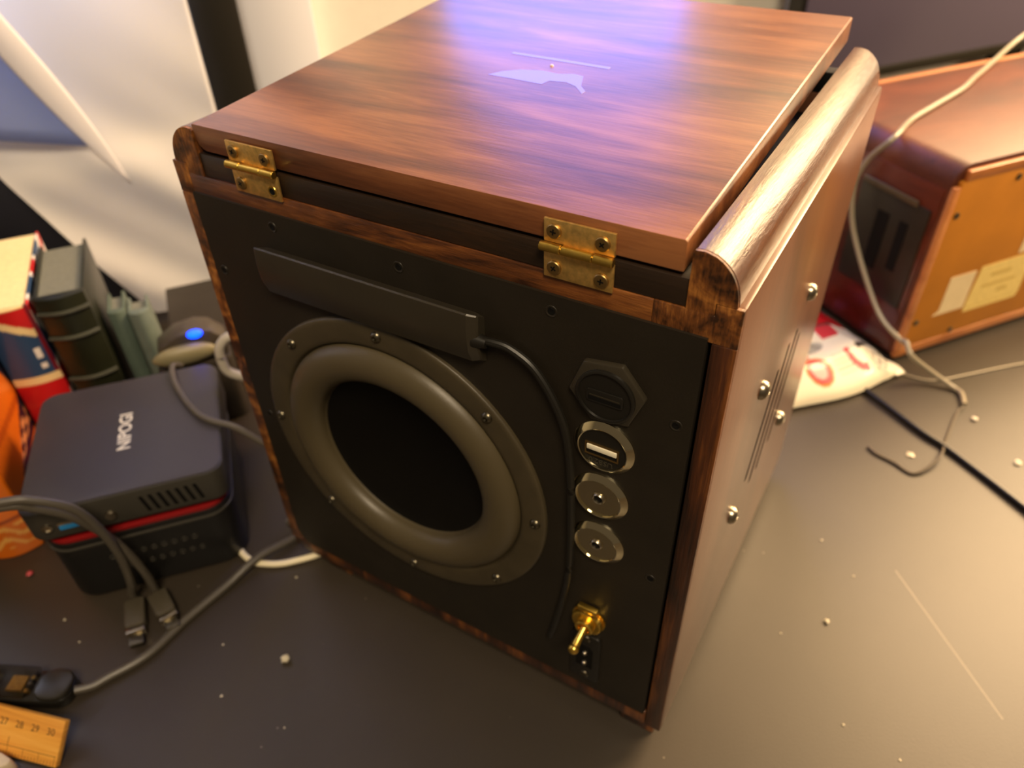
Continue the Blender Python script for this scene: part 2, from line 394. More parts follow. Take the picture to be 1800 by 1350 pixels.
# quarter round mouldings along the upper edges
QR = [(0.2412, 0.2785), (0.2412, 0.2988), (0.2418, 0.2998), (0.2450, 0.3000), (0.2484, 0.2991), (0.2507, 0.2978), (0.2525, 0.2962), (0.2539, 0.2947), (0.2550, 0.2930), (0.2562, 0.2905), (0.2571, 0.2873), (0.2575, 0.2841), (0.2575, 0.2832), (0.2507, 0.2832), (0.2507, 0.2785)]
obj('corner_moulding', prism(B(), QR, 1, 0.0004, D), M_mould, cb, ang=40)
obj('corner_moulding', prism(B(), [(W - x, z) for x, z in QR], 1, 0.0004, D), M_mould, cb, ang=40)
obj('corner_end_grain', prism(B(), [(x - 0.0002, z - 0.0001) for x, z in QR], 1, -0.0010, 0.0006), M_endgrain, cb, ang=20)
obj('corner_end_grain', prism(B(), [(W - x + 0.0002, z - 0.0001) for x, z in QR], 1, -0.0010, 0.0006), M_endgrain, cb, ang=20)
# rails of the rear frame
obj('stained_strip', bx(0.0190, 0.2410, -0.0004, 0.010, 0.2785, 0.2889), M_strip, cb, bevel=0.0004)
obj('top_rail', bx(0.0090, 0.2300, -0.0009, 0.010, 0.2680, 0.2783), M_frame, cb, bevel=0.0003)
for xa, xb in ((0.0003, 0.0089), (0.2301, 0.2597)): obj('corner_block', prism(B(), [(xa, 0.2680), (xb, 0.2680), (xb, 0.2828), (0.2508, 0.2828), (0.2508, 0.2784), (xa, 0.2784)] if xa > 0.1 else [(xa, 0.2680), (xb, 0.2680), (xb, 0.2784), (xb, 0.2828), (xa, 0.2828)], 1, -0.0010, 0.0008), M_endgrain, cb, bevel=0.0002)
obj('bottom_rail', prism(B(), [(0.0120, ZB), (0.2508, ZB), (0.2508, 0.0262), (0.0092, 0.0262), (0.0030, 0.0262), (0.0022, 0.0235), (0.0040, 0.0190), (0.0075, 0.0158)], 1, -0.0010, 0.012), M_edge, cb, bevel=0.0006)
obj('base_board', bx(0.0094, 0.2506, 0.012, D - 0.010, ZB, 0.0240), M_side, cb)
obj('front_board', bx(0.0094, 0.2506, D - 0.010, D, ZB, 0.2783), M_side, cb, bevel=0.0008)
obj('inner_top_board', bx(0.0190, 0.2410, 0.0101, D - 0.012, 0.2600, 0.2680), M_black, cb)  # matt black stands in for the shade in the lid gap
obj('front_rail', bx(0.0190, 0.2410, D - 0.010, D, 0.2784, 0.2890), M_black, cb, bevel=0.0006)  # darkness at the gap's far end put into its black colour
ft = obj('foot', bx(0.0, 0.0200, 0.0, 0.020, 0.0, ZB), M_edge, cb, loc=(0.2355, 0.0035, 0), bevel=0.001)
for x, y in ((0.0215, 0.0045), (0.2355, D - 0.026), (0.0215, D - 0.026)): inst(ft, cb, (x, y, 0))

# lid, propped a little open, turning on the hinge line
TILT = math.radians(3.35)
lp = [(0.0199, 0.0110), (0.0206, 0.0116), (0.2379, 0.0116), (0.2386, 0.0110), (0.2386, 0.0003), (0.2382, 0.0), (0.0245, 0.0), (0.0225, 0.0007), (0.0208, 0.0022), (0.0201, 0.0042), (0.0199, 0.0070)]
lid = obj('lid', prism(B(), lp, 1, 0.0, 0.2290), M_lid, cb, loc=(0, 0, 0.2905), rot=(TILT, 0, 0), bevel=0.0004, seg=2)
# dried polish smears on the lid: glossy film of real (thin) thickness
for poly in ([(0.1052, 0.1250), (0.1052, 0.1224), (0.1300, 0.1216), (0.1565, 0.1206), (0.1568, 0.1234), (0.1300, 0.1246)],
             [(0.1090, 0.0950), (0.1200, 0.0948), (0.1303, 0.0942), (0.1371, 0.0938), (0.1384, 0.0985), (0.1462, 0.0998), (0.1520, 0.0972), (0.1565, 0.0925), (0.1580, 0.0908), (0.1583, 0.0938), (0.1540, 0.0985), (0.1500, 0.1090), (0.1450, 0.1100), (0.1380, 0.1075), (0.1300, 0.1085), (0.1200, 0.1060), (0.1130, 0.1010)]):
    obj('polish_smear', prism(B(), poly, 2, 0.0115, 0.01168), M_smear, lid, smooth=False)
sp = B(); lathe(sp, [(0, 0.0009), (0.0007, 0.0006), (0.0009, 0.0)], 'Z', 10, (0.1310, 0.1150, 0.0116)); obj('wax_drop', sp, plain('pale_wax', lin(230, 205, 210), 0.4), lid)

# rear panel with a round opening for the woofer
CX, CZ = 0.1082, 0.1455
def plate_hole(x0, x1, z0, z1, cx, cz, r, y0, y1, n=64, cutc=0.004):
    bm = B()
    out = [(x0, z1), (x0, z0 + 0.010), (x0 + 0.003, z0 + 0.004), (x0 + 0.008, z0), (x1, z0), (x1, z1)]
    def ring(pts, y): 
        vs = [bm.verts.new((p[0], y, p[1])) for p in pts]
        return vs, [bm.edges.new((vs[i], vs[(i + 1) % len(vs)])) for i in range(len(vs))]
    circ = [(cx + r * math.cos(2 * PI * k / n), cz + r * math.sin(2 * PI * k / n)) for k in range(n)]
    rs = []
    for y in (y0, y1):
        a, ea = ring(out, y); c, ec = ring(circ, y)
        bmesh.ops.triangle_fill(bm, edges=ea + ec, use_beauty=True); rs.append((a, c))
    for k in (0, 1):
        A, C = rs[0][k], rs[1][k]
        for i in range(len(A)): bm.faces.new((A[i], A[(i + 1) % len(A)], C[(i + 1) % len(A)], C[i]))
    return bm
bp_ = obj('rear_panel', plate_hole(0.0092, 0.2499, 0.0262, 0.2697, CX, CZ, 0.0700, -0.0022, 0.006), M_panel, cb, ang=30)
ring_src = None
for x, z in ((0.0564, 0.2633), (0.1242, 0.2622), (0.1929, 0.2628), (0.2440, 0.2295), (0.2430, 0.1386), (0.0150, 0.2306), (0.0165, 0.1390)):
    if ring_src is None:
        b = lathe(B(), [(0.0013, 0.0001), (0.0021, -0.0003), (0.0025, -0.0002), (0.0027, 0.0002)], 'Y', 20)
        ring_src = obj('screw_countersink', b, M_panel, bp_, loc=(x, -0.0022, z))
        b = lathe(B(), [(0, 0.0), (0.0006, -0.0001), (0.0014, -0.0002), (0.0015, 0.0003)], 'Y', 16)
        pit_src = obj('screw', b, M_black, bp_, loc=(x, -0.0022, z))
    else:
        inst(ring_src, bp_, (x, -0.0022, z)); inst(pit_src, bp_, (x, -0.0022, z))

# woofer
fl_p = [(0.0700, 0.0005), (0.0712, -0.0030), (0.0718, -0.0036), (0.0735, -0.0040), (0.0815, -0.0040), (0.0830, -0.0036), (0.0838, -0.0028), (0.0840, -0.0020), (0.0840, 0.0002)]
wf_ = obj('woofer', lathe(B(), [(r, y * 0.62 - 0.0022) for r, y in fl_p], 'Y', 96, (CX, 0, CZ)), M_flange, cb, ang=50)
sur = [(0.0713, 0.0060), (0.0703, 0.0055), (0.0701, 0.0005)]
for k in range(0, 17):
    a = PI * k / 16; sur.append((0.0598 + 0.0103 * math.cos(a), -0.0015 - 0.0082 * math.sin(a)))
sur += [(0.0495, -0.0010), (0.0488, 0.0010)]
obj('rubber_surround', lathe(B(), sur, 'Y', 96, (CX, 0, CZ)), M_rubber, wf_, ang=60)
obj('cone', lathe(B(), [(0.0500, -0.0005), (0.0492, 0.0002), (0.0440, 0.0022), (0.0350, 0.0050), (0.0240, 0.0075), (0.0120, 0.0088), (0, 0.0092)], 'Y', 64, (CX, 0, CZ)), M_cone, wf_)
scr = None
for k in range(8):
    a = PI / 4 * k; p = (CX + 0.0787 * math.cos(a), -0.0046, CZ + 0.0787 * math.sin(a))
    if scr is None:
        b = lathe(B(), [(0.0011, -0.0008), (0.0013, -0.0017), (0.0020, -0.0013), (0.0026, -0.0006), (0.0028, 0.0002)], 'Y', 20)
        lathe(b, [(0, -0.0006), (0.0011, -0.0008)], 'Y', 6)
        scr = obj('screw', b, M_gunmetal, wf_, loc=p)
    else: inst(scr, wf_, p)

# black plastic housing with a lead, above the woofer
hp = [(-0.0022, 0.2520), (-0.0085, 0.2550), (-0.0092, 0.2545), (-0.0100, 0.2460), (-0.0094, 0.2375), (-0.0070, 0.2315), (-0.0022, 0.2280)]
hb = B()
def sect(x, sy, sz0): return [hb.verts.new((x, -0.0022 + (y + 0.0022) * sy, 0.2415 + (z - 0.2415) * sz0)) for y, z in hp]
secs = [sect(0.0470, 0.75, 0.90), sect(0.0495, 0.97, 0.98), sect(0.0510, 1, 1), sect(0.1600, 1, 1), sect(0.1632, 0.72, 0.92), sect(0.1637, 0.60, 0.88)]
for A, C in zip(secs, secs[1:]):
    for i in range(len(hp)): hb.faces.new((A[i], A[(i + 1) % len(hp)], C[(i + 1) % len(hp)], C[i]))
hb.faces.new(secs[0]); hb.faces.new(secs[-1][::-1])
ho = obj('antenna_housing', hb, M_ampbox, cb, ang=24)
obj('grommet', lathe(B(), [(0, 0.004), (0.0022, 0.0038), (0.0030, 0.0), (0.0034, -0.002)], 'X', 16, (0.1632, -0.0060, 0.2420)), M_plastic, ho)
lead = [(0.1640, -0.0060, 0.2425), (0.1700, -0.0056, 0.2430), (0.1768, -0.0048, 0.2418), (0.1866, -0.0046, 0.2362), (0.1952, -0.0046, 0.2240), (0.2012, -0.0046, 0.2085), (0.2040, -0.0048, 0.1867), (0.2052, -0.0050, 0.1554), (0.2046, -0.0046, 0.1180), (0.1998, -0.0044, 0.0845), (0.1953, -0.0036, 0.0615), (0.1945, -0.0024, 0.0580)]
obj('lead', tube(B(), lead, 0.0017, 10, 8), plain('lead_rubber', lin(24, 22, 17), 0.45), ho)

# round sockets
PY = -0.0022
def bezel(name, cx, cz, r, label=None):
    o = obj(name, lathe(B(), [(r, 0.0), (r, -0.0005), (r - 0.0002, -0.0007), (r - 0.0025, -0.0024), (r - 0.0029, -0.0022), (r - 0.0030, -0.0012)], 'Y', 64, (cx, PY, cz)), M_chrome, cb, ang=25)
    if label: o['label'] = label
    return o
us = bezel('usb_socket', 0.2171, 0.2062, 0.0131, 'round chrome-rimmed USB socket with white tongue')
obj('insert', lathe(B(), [(0, -0.0012), (0.0100, -0.0014), (0.0104, -0.0010)], 'Y', 48, (0.2171, PY, 0.2062)), M_plastic, us)
ub = B()
for a in ((0.2095, 0.2240, 0.2074, 0.2080), (0.2095, 0.2240, 0.2016, 0.2022), (0.2095, 0.2101, 0.2022, 0.2074), (0.2234, 0.2240, 0.2022, 0.2074)): box(ub, a[0], a[1], PY - 0.0018, PY - 0.0010, a[2], a[3])
obj('port_frame', ub, M_brass3, us)
obj('port_recess', bx(0.2101, 0.2234, PY - 0.00145, PY - 0.0010, 0.2022, 0.2074), M_black, us)
obj('tongue', bx(0.2103, 0.2232, PY - 0.0021, PY - 0.0012, 0.2045, 0.2071), M_usbwhite, us, bevel=0.0003)
text_obj('port_marking', 'USB2.0', 0.0036, plain('moulded_grey', lin(62, 57, 44), 0.4), us, (0.2165, PY - 0.0015, 0.1989), (-PI / 2, 0, PI), 0.0001)
for cx, cz, r in ((0.2168, 0.1778, 0.0128), (0.2172, 0.1482, 0.0126)):
    s = bezel('jack_socket', cx, cz, r)
    obj('face_plate', lathe(B(), [(0.0020, -0.0013), (r - 0.0028, -0.0015), (r - 0.0024, -0.0010)], 'Y', 48, (cx, PY, cz)), M_chrome, s, ang=25)
    obj('jack_ring', lathe(B(), [(0.0018, -0.0010), (0.0019, -0.0022), (0.0024, -0.0026), (0.0029, -0.0020), (0.0030, -0.0012)], 'Y', 24, (cx, PY, cz)), M_steel, s)
    obj('jack_hole', lathe(B(), [(0, -0.00155), (0.0019, -0.00155), (0.0020, -0.0012)], 'Y', 20, (cx, PY, cz)), M_black, s)
hx = B(); hpts = [(0.2172 + 0.0156 * math.cos(math.radians(9 + 60 * k)), 0.2352 + 0.0156 * math.sin(math.radians(9 + 60 * k))) for k in range(6)]
prism(hx, hpts, 1, PY - 0.0026, PY + 0.0006)
hn = obj('panel_socket', hx, M_ampbox, cb, bevel=0.0008); hn['label'] = 'black hexagonal panel socket with a thin slot'
obj('socket_cap', lathe(B(), [(0.0119, -0.0024), (0.0119, -0.0036), (0.0112, -0.0040), (0.0107, -0.0040), (0.0105, -0.0031), (0, -0.0031)], 'Y', 48, (0.2172, PY, 0.2345)), M_plastic, hn, ang=30)
sb = B(); prism(sb, rrect(0.2098, 0.2246, 0.2310, 0.2368, 0.0012, 3), 1, PY - 0.0037, PY - 0.0030)
obj('port_rim', sb, M_plastic, hn, bevel=0.0002)
obj('port_slot', bx(0.2112, 0.2232, PY - 0.00376, PY - 0.0036, 0.2340, 0.2346), M_ampbox, hn)
obj('port_slot', bx(0.2106, 0.2238, PY - 0.00372, PY - 0.0036, 0.2318, 0.2336), M_black, hn)

# gold toggle switch
TX, TZ = 0.2158, 0.0890
def knurl(n=28):
    bm = B(); rings = []
    for h, rr in ((-0.0020, 0.0074), (-0.0024, 0.0080), (-0.0046, 0.0080), (-0.0050, 0.0074)):
        ring = []
        for k in range(n * 2):
            r = rr - (0.0005 if k % 2 else 0); a = PI * k / n
            ring.append(bm.verts.new((TX + r * math.cos(a), PY + h + 0.0010, TZ + r * math.sin(a))))
        rings.append(ring)
    for A, C in zip(rings, rings[1:]):
        for k in range(2 * n): bm.faces.new((A[k], A[(k + 1) % (2 * n)], C[(k + 1) % (2 * n)], C[k]))
    bm.faces.new(rings[0]); bm.faces.new(rings[-1][::-1]); return bm
tg = obj('toggle_switch', knurl(), M_gold, cb, ang=20); tg['label'] = 'gold toggle switch with knurled nut'
obj('washer', lathe(B(), [(0.0040, 0.0), (0.0088, 0.0), (0.0088, -0.0009), (0.0040, -0.0009)], 'Y', 40, (TX, PY, TZ), close=True), M_gold, tg, ang=25)
obj('washer_tab', prism(B(), [(TX - 0.0052, PY - 0.0009), (TX + 0.0050, PY - 0.0009), (TX + 0.0050, PY - 0.0040), (TX - 0.0052, PY - 0.0040)], 2, TZ + 0.0085, TZ + 0.0120), M_gold, tg, bevel=0.0006)
obj('bushing', lathe(B(), [(0.0048, -0.0030), (0.0048, -0.0068), (0.0042, -0.0074), (0.0030, -0.0072), (0.0026, -0.0060), (0, -0.0058)], 'Y', 28, (TX, PY, TZ)), M_gold, tg, ang=30)
lv = tube(B(), [(TX + 0.0002, PY - 0.006, TZ - 0.0002), (TX - 0.0002, PY - 0.0105, TZ - 0.0026), (TX - 0.0004, PY - 0.0132, TZ - 0.0040), (TX - 0.0005, PY - 0.0160, TZ - 0.0052)], lambda t: 0.0017 + 0.0008 * t, 14, 3)
obj('lever', lv, M_brass2, tg, ang=50)
lb = B(); bmesh.ops.create_uvsphere(lb, u_segments=16, v_segments=10, radius=0.0028, matrix=Matrix.Translation((TX - 0.0005, PY - 0.0160, TZ - 0.0052))); obj('lever_tip', lb, M_brass2, tg)

# DC power inlet below it
pl = B(); prism(pl, rrect(0.2072, 0.2234, 0.0355, 0.0760, 0.0025, 4), 1, PY - 0.0018, PY + 0.0004)
pi_ = obj('power_inlet', pl, M_plastic, cb, bevel=0.0004); pi_['label'] = 'black panel power inlet with two bright pins'
sk = B(); prism(sk, [(0.2106, 0.0475), (0.2198, 0.0475), (0.2198, 0.0640), (0.2168, 0.0665), (0.2136, 0.0665), (0.2106, 0.0640)], 1, PY - 0.0021, PY - 0.0010)
obj('inlet_recess', sk, M_black, pi_)
for z in (0.0606, 0.0516): obj('pin', lathe(B(), [(0, -0.0036), (0.0011, -0.0034), (0.0015, -0.0026), (0.0015, -0.0010)], 'Y', 16, (0.2156, PY, z)), M_steel, pi_)
for z in (0.0397, 0.0725): obj('screw', lathe(B(), [(0, -0.0024), (0.0016, -0.0026), (0.0024, -0.0021), (0.0026, -0.0016)], 'Y', 16, (0.2156, PY, z)), M_gunmetal, pi_)

# brass hinges
def hinge(x0, x1, missing):
    yl = -0.0010
    lowz, topz, axz = 0.2770, 0.2992, 0.2893
    xa, xb = x0 + 0.0074, x0 + 0.0190
    hg = obj('hinge', bx(x0, x1, yl - 0.0012, yl, lowz, axz - 0.0015), M_brass, cb, bevel=0.0003)
    hg['label'] = 'brass butt hinge with one screw missing' if missing else 'brass butt hinge with four cross-head screws'
    up = prism(B(), [(x0, axz + 0.0013), (xa, axz + 0.0013), (xa, axz), (xb, axz), (xb, axz + 0.0013), (x1, axz + 0.0013), (x1, topz), (x0, topz)], 1, yl - 0.0012, yl)
    obj('upper_leaf', up, M_brass, hg, bevel=0.0003)
    for a, b_ in ((x0 - 0.0008, xa - 0.0002), (xa, xb), (xb + 0.0002, x1 + 0.0002)):
        obj('knuckle', lathe(B(), [(0, 0), (0.0014, 0), (0.0017, 0.0003), (0.0017, b_ - a - 0.0003), (0.0014, b_ - a), (0, b_ - a)], 'X', 20, (a, yl - 0.0024, axz)), M_brass2, hg, ang=40)
    src = None
    for i, (x, z) in enumerate(((x0 + 0.0040, topz - 0.0042), (x1 - 0.0044, topz - 0.0045), (x0 + 0.0042, lowz + 0.0042), (x1 - 0.0042, lowz + 0.0040))):
        if missing and i == 3:
            obj('screw_hole', lathe(B(), [(0, -0.0001), (0.0013, -0.0001), (0.0015, -0.0003)], 'Y', 20, (x, yl - 0.0012, z)), M_black, hg)
            obj('hole_rim', lathe(B(), [(0.0014, -0.0001), (0.0019, -0.0003), (0.0024, -0.0002), (0.0026, 0.0001)], 'Y', 24, (x, yl - 0.0012, z)), M_brass2, hg)
            continue
        b = lathe(B(), [(0.0028, 0.0001), (0.0027, -0.0006), (0.0024, -0.0009), (0.0016, -0.0010), (0, -0.0010)], 'Y', 28)
        s = obj('screw', b, M_brass3, hg, loc=(x, yl - 0.0012, z), rot=(0, random.uniform(0, 1.5), 0))
        cr = B(); box(cr, -0.0011, 0.0011, -0.00112, -0.0010, -0.00025, 0.00025); box(cr, -0.00025, 0.00025, -0.00113, -0.0010, -0.0011, 0.0011)
        # cross recess is a dark inlay in the head; thing > hinge > screw is the deepest level, so it is joined to the screw
        me = s.data; bmj = bmesh.new(); bmj.from_mesh(me); n0 = len(bmj.faces)
        tmp = bpy.data.meshes.new('t'); cr.to_mesh(tmp); cr.free(); bmj.from_mesh(tmp); bmj.faces.ensure_lookup_table()
        for f in bmj.faces[n0:]: f.material_index = 1
        bmj.to_mesh(me); bmj.free(); bpy.data.meshes.remove(tmp); me.materials.append(M_black)
hinge(0.0402, 0.0662, True)
hinge(0.1897, 0.2159, False)

# dome screws on the side board
dsrc = None
for y, z in ((0.1530, 0.2045), (0.0690, 0.2010), (0.1625, 0.1110), (0.0662, 0.1215)):
    if dsrc is None:
        b = lathe(B(), [(0.0047, 0.0), (0.0046, 0.0012), (0.0038, 0.0026), (0.0024, 0.0034), (0.0013, 0.0035), (0.0011, 0.0026), (0, 0.0025)], 'X', 24)
        dsrc = obj('dome_screw', b, M_steel, cb, loc=(W, y, z), ang=50)
    else: inst(dsrc, cb, (W, y, z))

# ================================================================== MINI COMPUTER
M_pc = plain('pc_shell', lin(60, 56, 60), 0.42, noise=0.06, nscale=30)
M_pc2 = plain('pc_front', lin(56, 53, 46), 0.45)
M_pcl = plain('pc_lower', lin(20, 19, 18), 0.42)
pc = thing('mini_computer', 'dark grey square mini computer with a red band around its middle', 'computer', (-0.1088, -0.0215, 0), math.radians(49))
h = 0.0584
obj('lower_body', prism(B(), rrect(-h + 0.003, h - 0.003, -h + 0.001, h - 0.003, 0.017, 8), 2, 0.002, 0.0475), M_pcl, pc, bevel=0.0012)
obj('lower_rim', prism(B(), rrect(-h + 0.002, h - 0.002, -h, h - 0.002, 0.017, 8), 2, 0.0475, 0.0495), M_pc2, pc, bevel=0.0007)
obj('lower_lip', prism(B(), rrect(-h + 0.003, h - 0.003, -h + 0.001, h - 0.003, 0.016, 8), 2, 0.0495, 0.0535), M_pcl, pc, bevel=0.0005)
obj('red_band', prism(B(), rrect(-h + 0.0035, h - 0.0035, -h + 0.0015, h - 0.0035, 0.016, 8), 2, 0.0535, 0.0568), plain('red_plastic', lin(132, 14, 16), 0.4), pc, bevel=0.0008)
obj('recess', prism(B(), rrect(-h + 0.008, h - 0.008, -h + 0.007, h - 0.008, 0.014, 8), 2, 0.0568, 0.0622), M_black, pc)
up = obj('upper_body', prism(B(), rrect(-h, h, -h, h, 0.011, 8), 2, 0.0620, 0.0850), [M_pc2], pc, bevel=0.0014)
obj('top_cover', prism(B(), rrect(-h + 0.0012, h - 0.0012, -h + 0.0012, h - 0.0012, 0.010, 8), 2, 0.0846, 0.0858), M_pc, pc, bevel=0.0004)
for k in range(7):
    x = 0.0085 + 0.0052 * k
    b = B(); prism(b, [(x - 0.0012, 0.0795), (x + 0.0010, 0.0795), (x + 0.0034, 0.0665), (x + 0.0012, 0.0665)], 1, -h - 0.0002, -h + 0.002)
    obj('vent_slot', b, M_black, up)
pw = lathe(B(), [(0, -0.0016), (0.0030, -0.0016), (0.0034, -0.0010), (0.0034, 0.001)], 'Y', 24, (-0.0107, -h, 0.0706)); obj('power_button', pw, M_steel, up)
obj('usb_port', bx(-0.0400, -0.0255, -h - 0.0006, -h + 0.002, 0.0686, 0.0742), M_steel, up, bevel=0.0004)
obj('usb_tongue', bx(-0.0392, -0.0263, -h - 0.0010, -h + 0.002, 0.0690, 0.0722), plain('usb_blue', lin(40, 132, 198), 0.4), up)
obj('audio_jack', lathe(B(), [(0, -0.0006), (0.0012, -0.0006), (0.0018, -0.0016), (0.0030, -0.0012), (0.0032, 0.001)], 'Y', 20, (-0.0455, -h, 0.0722)), M_steel, up)
obj('status_light', lathe(B(), [(0, -0.0006), (0.0012, -0.0004), (0.0014, 0.001)], 'Y', 16, (-0.0225, -h, 0.0748)), M_steel, up)
hs = None
for r, zz in ((0, 0.0340), (1, 0.0230)):
    for k in range(9):
        x = -0.022 + 0.0062 * k + 0.002 * r
        b = lathe(B(), [(0.0010, -0.0001), (0.0017, -0.0005), (0.0021, 0.0006)], 'Y', 10) if hs is None else None
        if hs is None: hs = obj('vent_ring', b, M_pc2, pc, loc=(x, -h + 0.001, zz))
        else: inst(hs, pc, (x, -h + 0.001, zz))
text_obj('lettering', 'NIPOGI', 0.0112, plain('white_print', lin(232, 226, 212), 0.5), up, (-0.0005, 0.0, 0.0858), (0, 0, PI / 2), 0.0001, sx=1.0, bold=0.00022)
for x, y in ((-0.04, -0.04), (0.04, -0.04), (-0.04, 0.04), (0.04, 0.04)): obj('foot', lathe(B(), [(0, 0), (0.006, 0), (0.006, 0.002), (0, 0.002)], 'Z', 16, (x, y, 0)), M_black, pc)

# ================================================================== BOOKS (in room axes: x along the row, y into the depth)
M_pages = plain('book_pages', lin(238, 218, 168), 0.8, noise=0.08, nscale=300)
M_pages_grey = plain('old_pages', lin(112, 114, 104), 0.8, noise=0.1, nscale=300)
M_print = printed('printed_cover', 0.38, 0.15)
def book(name, label, u0, w0, th, dp, ht, cover_m, pages_m, round_spine=0.0, boards=True):
    t = thing(name, label, 'book', RP(u0, w0, 0), RA, 'books beside the mini computer')
    c = 0.0022
    b = B()
    if round_spine:
        n = 8; pts = []
        for k in range(n + 1):
            x = th * k / n; pts.append((x, -round_spine * math.sin(PI * k / n)))
        prism(b, pts + [(th, 0.004), (0, 0.004)], 2, 0, ht)
    else: prism(b, [(0, 0), (th, 0), (th, c), (0, c)], 2, 0, ht)
    obj('spine', b, cover_m, t, ang=30, bevel=0.0004)
    for x in (0, th - c): obj('cover_board', bx(x, x + c, 0.0042 if round_spine else c, dp, 0, ht), cover_m, t, bevel=0.0006)
    obj('page_block', bx(c + 0.0002, th - c - 0.0002, 0.0045, dp - 0.004, 0.003, ht - 0.003), pages_m, t)
    return t
M_green = plain('green_leather', lin(30, 32, 20), 0.34, noise=0.25, nscale=40, bump=0.2, bscale=250)
M_greenb = plain('green_cloth', lin(62, 64, 54), 0.6, noise=0.15)
g = book('old_book', 'thick old book in dark green leather with raised spine bands', -0.1275, 0.1850, 0.0335, 0.0860, 0.1335, M_green, M_pages_grey, 0.005)
for z in (0.028, 0.064, 0.101, 0.122):
    pts = [(0.0335 * k / 8, -0.0012 - 0.005 * math.sin(PI * k / 8), z) for k in range(9)]
    obj('raised_band', tube(B(), pts, 0.0016, 8, 1), M_greenb, g)
# book with the flag cover
j = thing('flag_book', 'red white and blue book with cream page edges beside the dark green book', 'book', RP(-0.1630, 0.1830, 0), RA, 'books beside the mini computer')
RED, BLU, CRM, WHT, NVY, ORG = lin(196, 26, 30), lin(44, 72, 110), lin(240, 214, 158), lin(236, 232, 226), lin(20, 22, 44), lin(226, 112, 20)
JT, JD, JH = 0.0325, 0.118, 0.1330
def jspine2(s, t):
    d = t + 0.15 * s
    if t < 0.515: return RED
    if t < 0.565: return CRM
    if s > 0.90: return lin(110, 20, 32)
    if 0.70 < s < 0.84 and (0.60 < t < 0.64 or 0.67 < t < 0.74): return WHT
    if t > 0.985: return CRM
    if d > 0.985: return RED
    if d > 0.935: return CRM
    return BLU
grid_obj('spine', 40, 120, lambda s, t: (JT * s, -0.0030 * math.sin(PI * s), JH * t), jspine2, M_print, j, 0.0012)
def jcover(s, t):
    d = (t - 0.5) - (s - 0.5); e = (t - 0.5) + (s - 0.5)
    if abs(s - 0.5) < 0.09 or abs(t - 0.5) < 0.07: return RED
    if abs(s - 0.5) < 0.15 or abs(t - 0.5) < 0.12: return WHT
    for v in (d, e):
        if abs(v) < 0.05: return RED
        if abs(v) < 0.12: return WHT
    return BLU
for x, sg in ((JT, 1), (0.0016, 1)): grid_obj('cover_board', 60, 60, lambda s, t: (x, JD * s, JH * t), jcover, M_print, j, 0.0016)
obj('page_block', bx(0.0020, JT - 0.0020, 0.0012, JD - 0.003, 0.002, JH - 0.0006), M_pages, j)
# orange and navy book, its cover towards the computer
ob = thing('orange_book', 'orange book with navy pictures on its glossy cover', 'book', RP(-0.1985, 0.0850, 0), RA, 'books beside the mini computer')
OT, OD, OH = 0.034, 0.200, 0.192
def ocover(s, t):
    n = 0.05 * math.sin(9 * s + 2) + 0.04 * math.sin(23 * s + 5 * t) + 0.03 * math.sin(41 * s)
    v = t + n
    if v > 0.50: return NVY
    if 0.44 < v and math.sin(30 * s + 14 * t) > 0.55: return NVY
    q = t - 0.55 * s
    if 0.05 < s < 0.55 and 0.10 < t < 0.14: return NVY
    if 0.10 < s < 0.62 and 0.17 < t < 0.17 + 0.38 * (s - 0.08):
        if 0.2 < s < 0.5 and 0.20 < t < 0.27 and math.sin(60 * s) * math.sin(90 * t) > 0: return lin(224, 150, 100)
        return NVY
    if abs(t - 0.42 + 0.2 * s) < 0.015: return lin(190, 84, 14)
    return ORG
grid_obj('cover_board', 110, 110, lambda s, t: (OT, OD * s, OH * t), ocover, M_print, ob, 0.0018)
grid_obj('cover_board', 4, 4, lambda s, t: (0.0018, OD * s, OH * t), lambda s, t: ORG, M_print, ob, 0.0018)
def ospine(s, t):
    if t > 0.5: return NVY
    if 0.16 < t < 0.175: return lin(150, 60, 12)
    if 0.04 < t < 0.15 and math.sin(120 * t + 3 * math.sin(9 * s)) > 0.3: return lin(246, 176, 84)
    return ORG
grid_obj('spine', 30, 150, lambda s, t: (OT * s, -0.0050 * math.sin(PI * s), OH * t), ospine, printed('glossy_spine', 0.2, 0.6), ob, 0.0012)
obj('page_block', bx(0.0022, OT - 0.0022, 0.0012, OD - 0.003, 0.002, OH - 0.003), M_pages, ob)
M_teal = plain('teal_cloth', lin(22, 42, 58), 0.55, noise=0.15)
tb = book('blue_book', 'dark blue book standing beside the orange book', -0.2340, 0.0790, 0.0340, 0.150, 0.150, M_teal, M_pages)
# two thin pale green books
M_pg = plain('pale_green_cloth', lin(84, 98, 88), 0.5, noise=0.18, nscale=60)
M_pg2 = plain('grey_green_cloth', lin(100, 112, 104), 0.5, noise=0.18, nscale=60)
p1 = book('thin_book', 'thin pale green book with a rounded spine leaning by the thick old book', -0.0880, 0.1980, 0.0125, 0.030, 0.1040, M_pg, M_pages_grey, 0.003)
p2 = book('thin_book', 'grey-green thin book beside the small charger with the blue light', -0.0745, 0.1960, 0.0150, 0.024, 0.1010, M_pg2, M_pages_grey, 0.004)

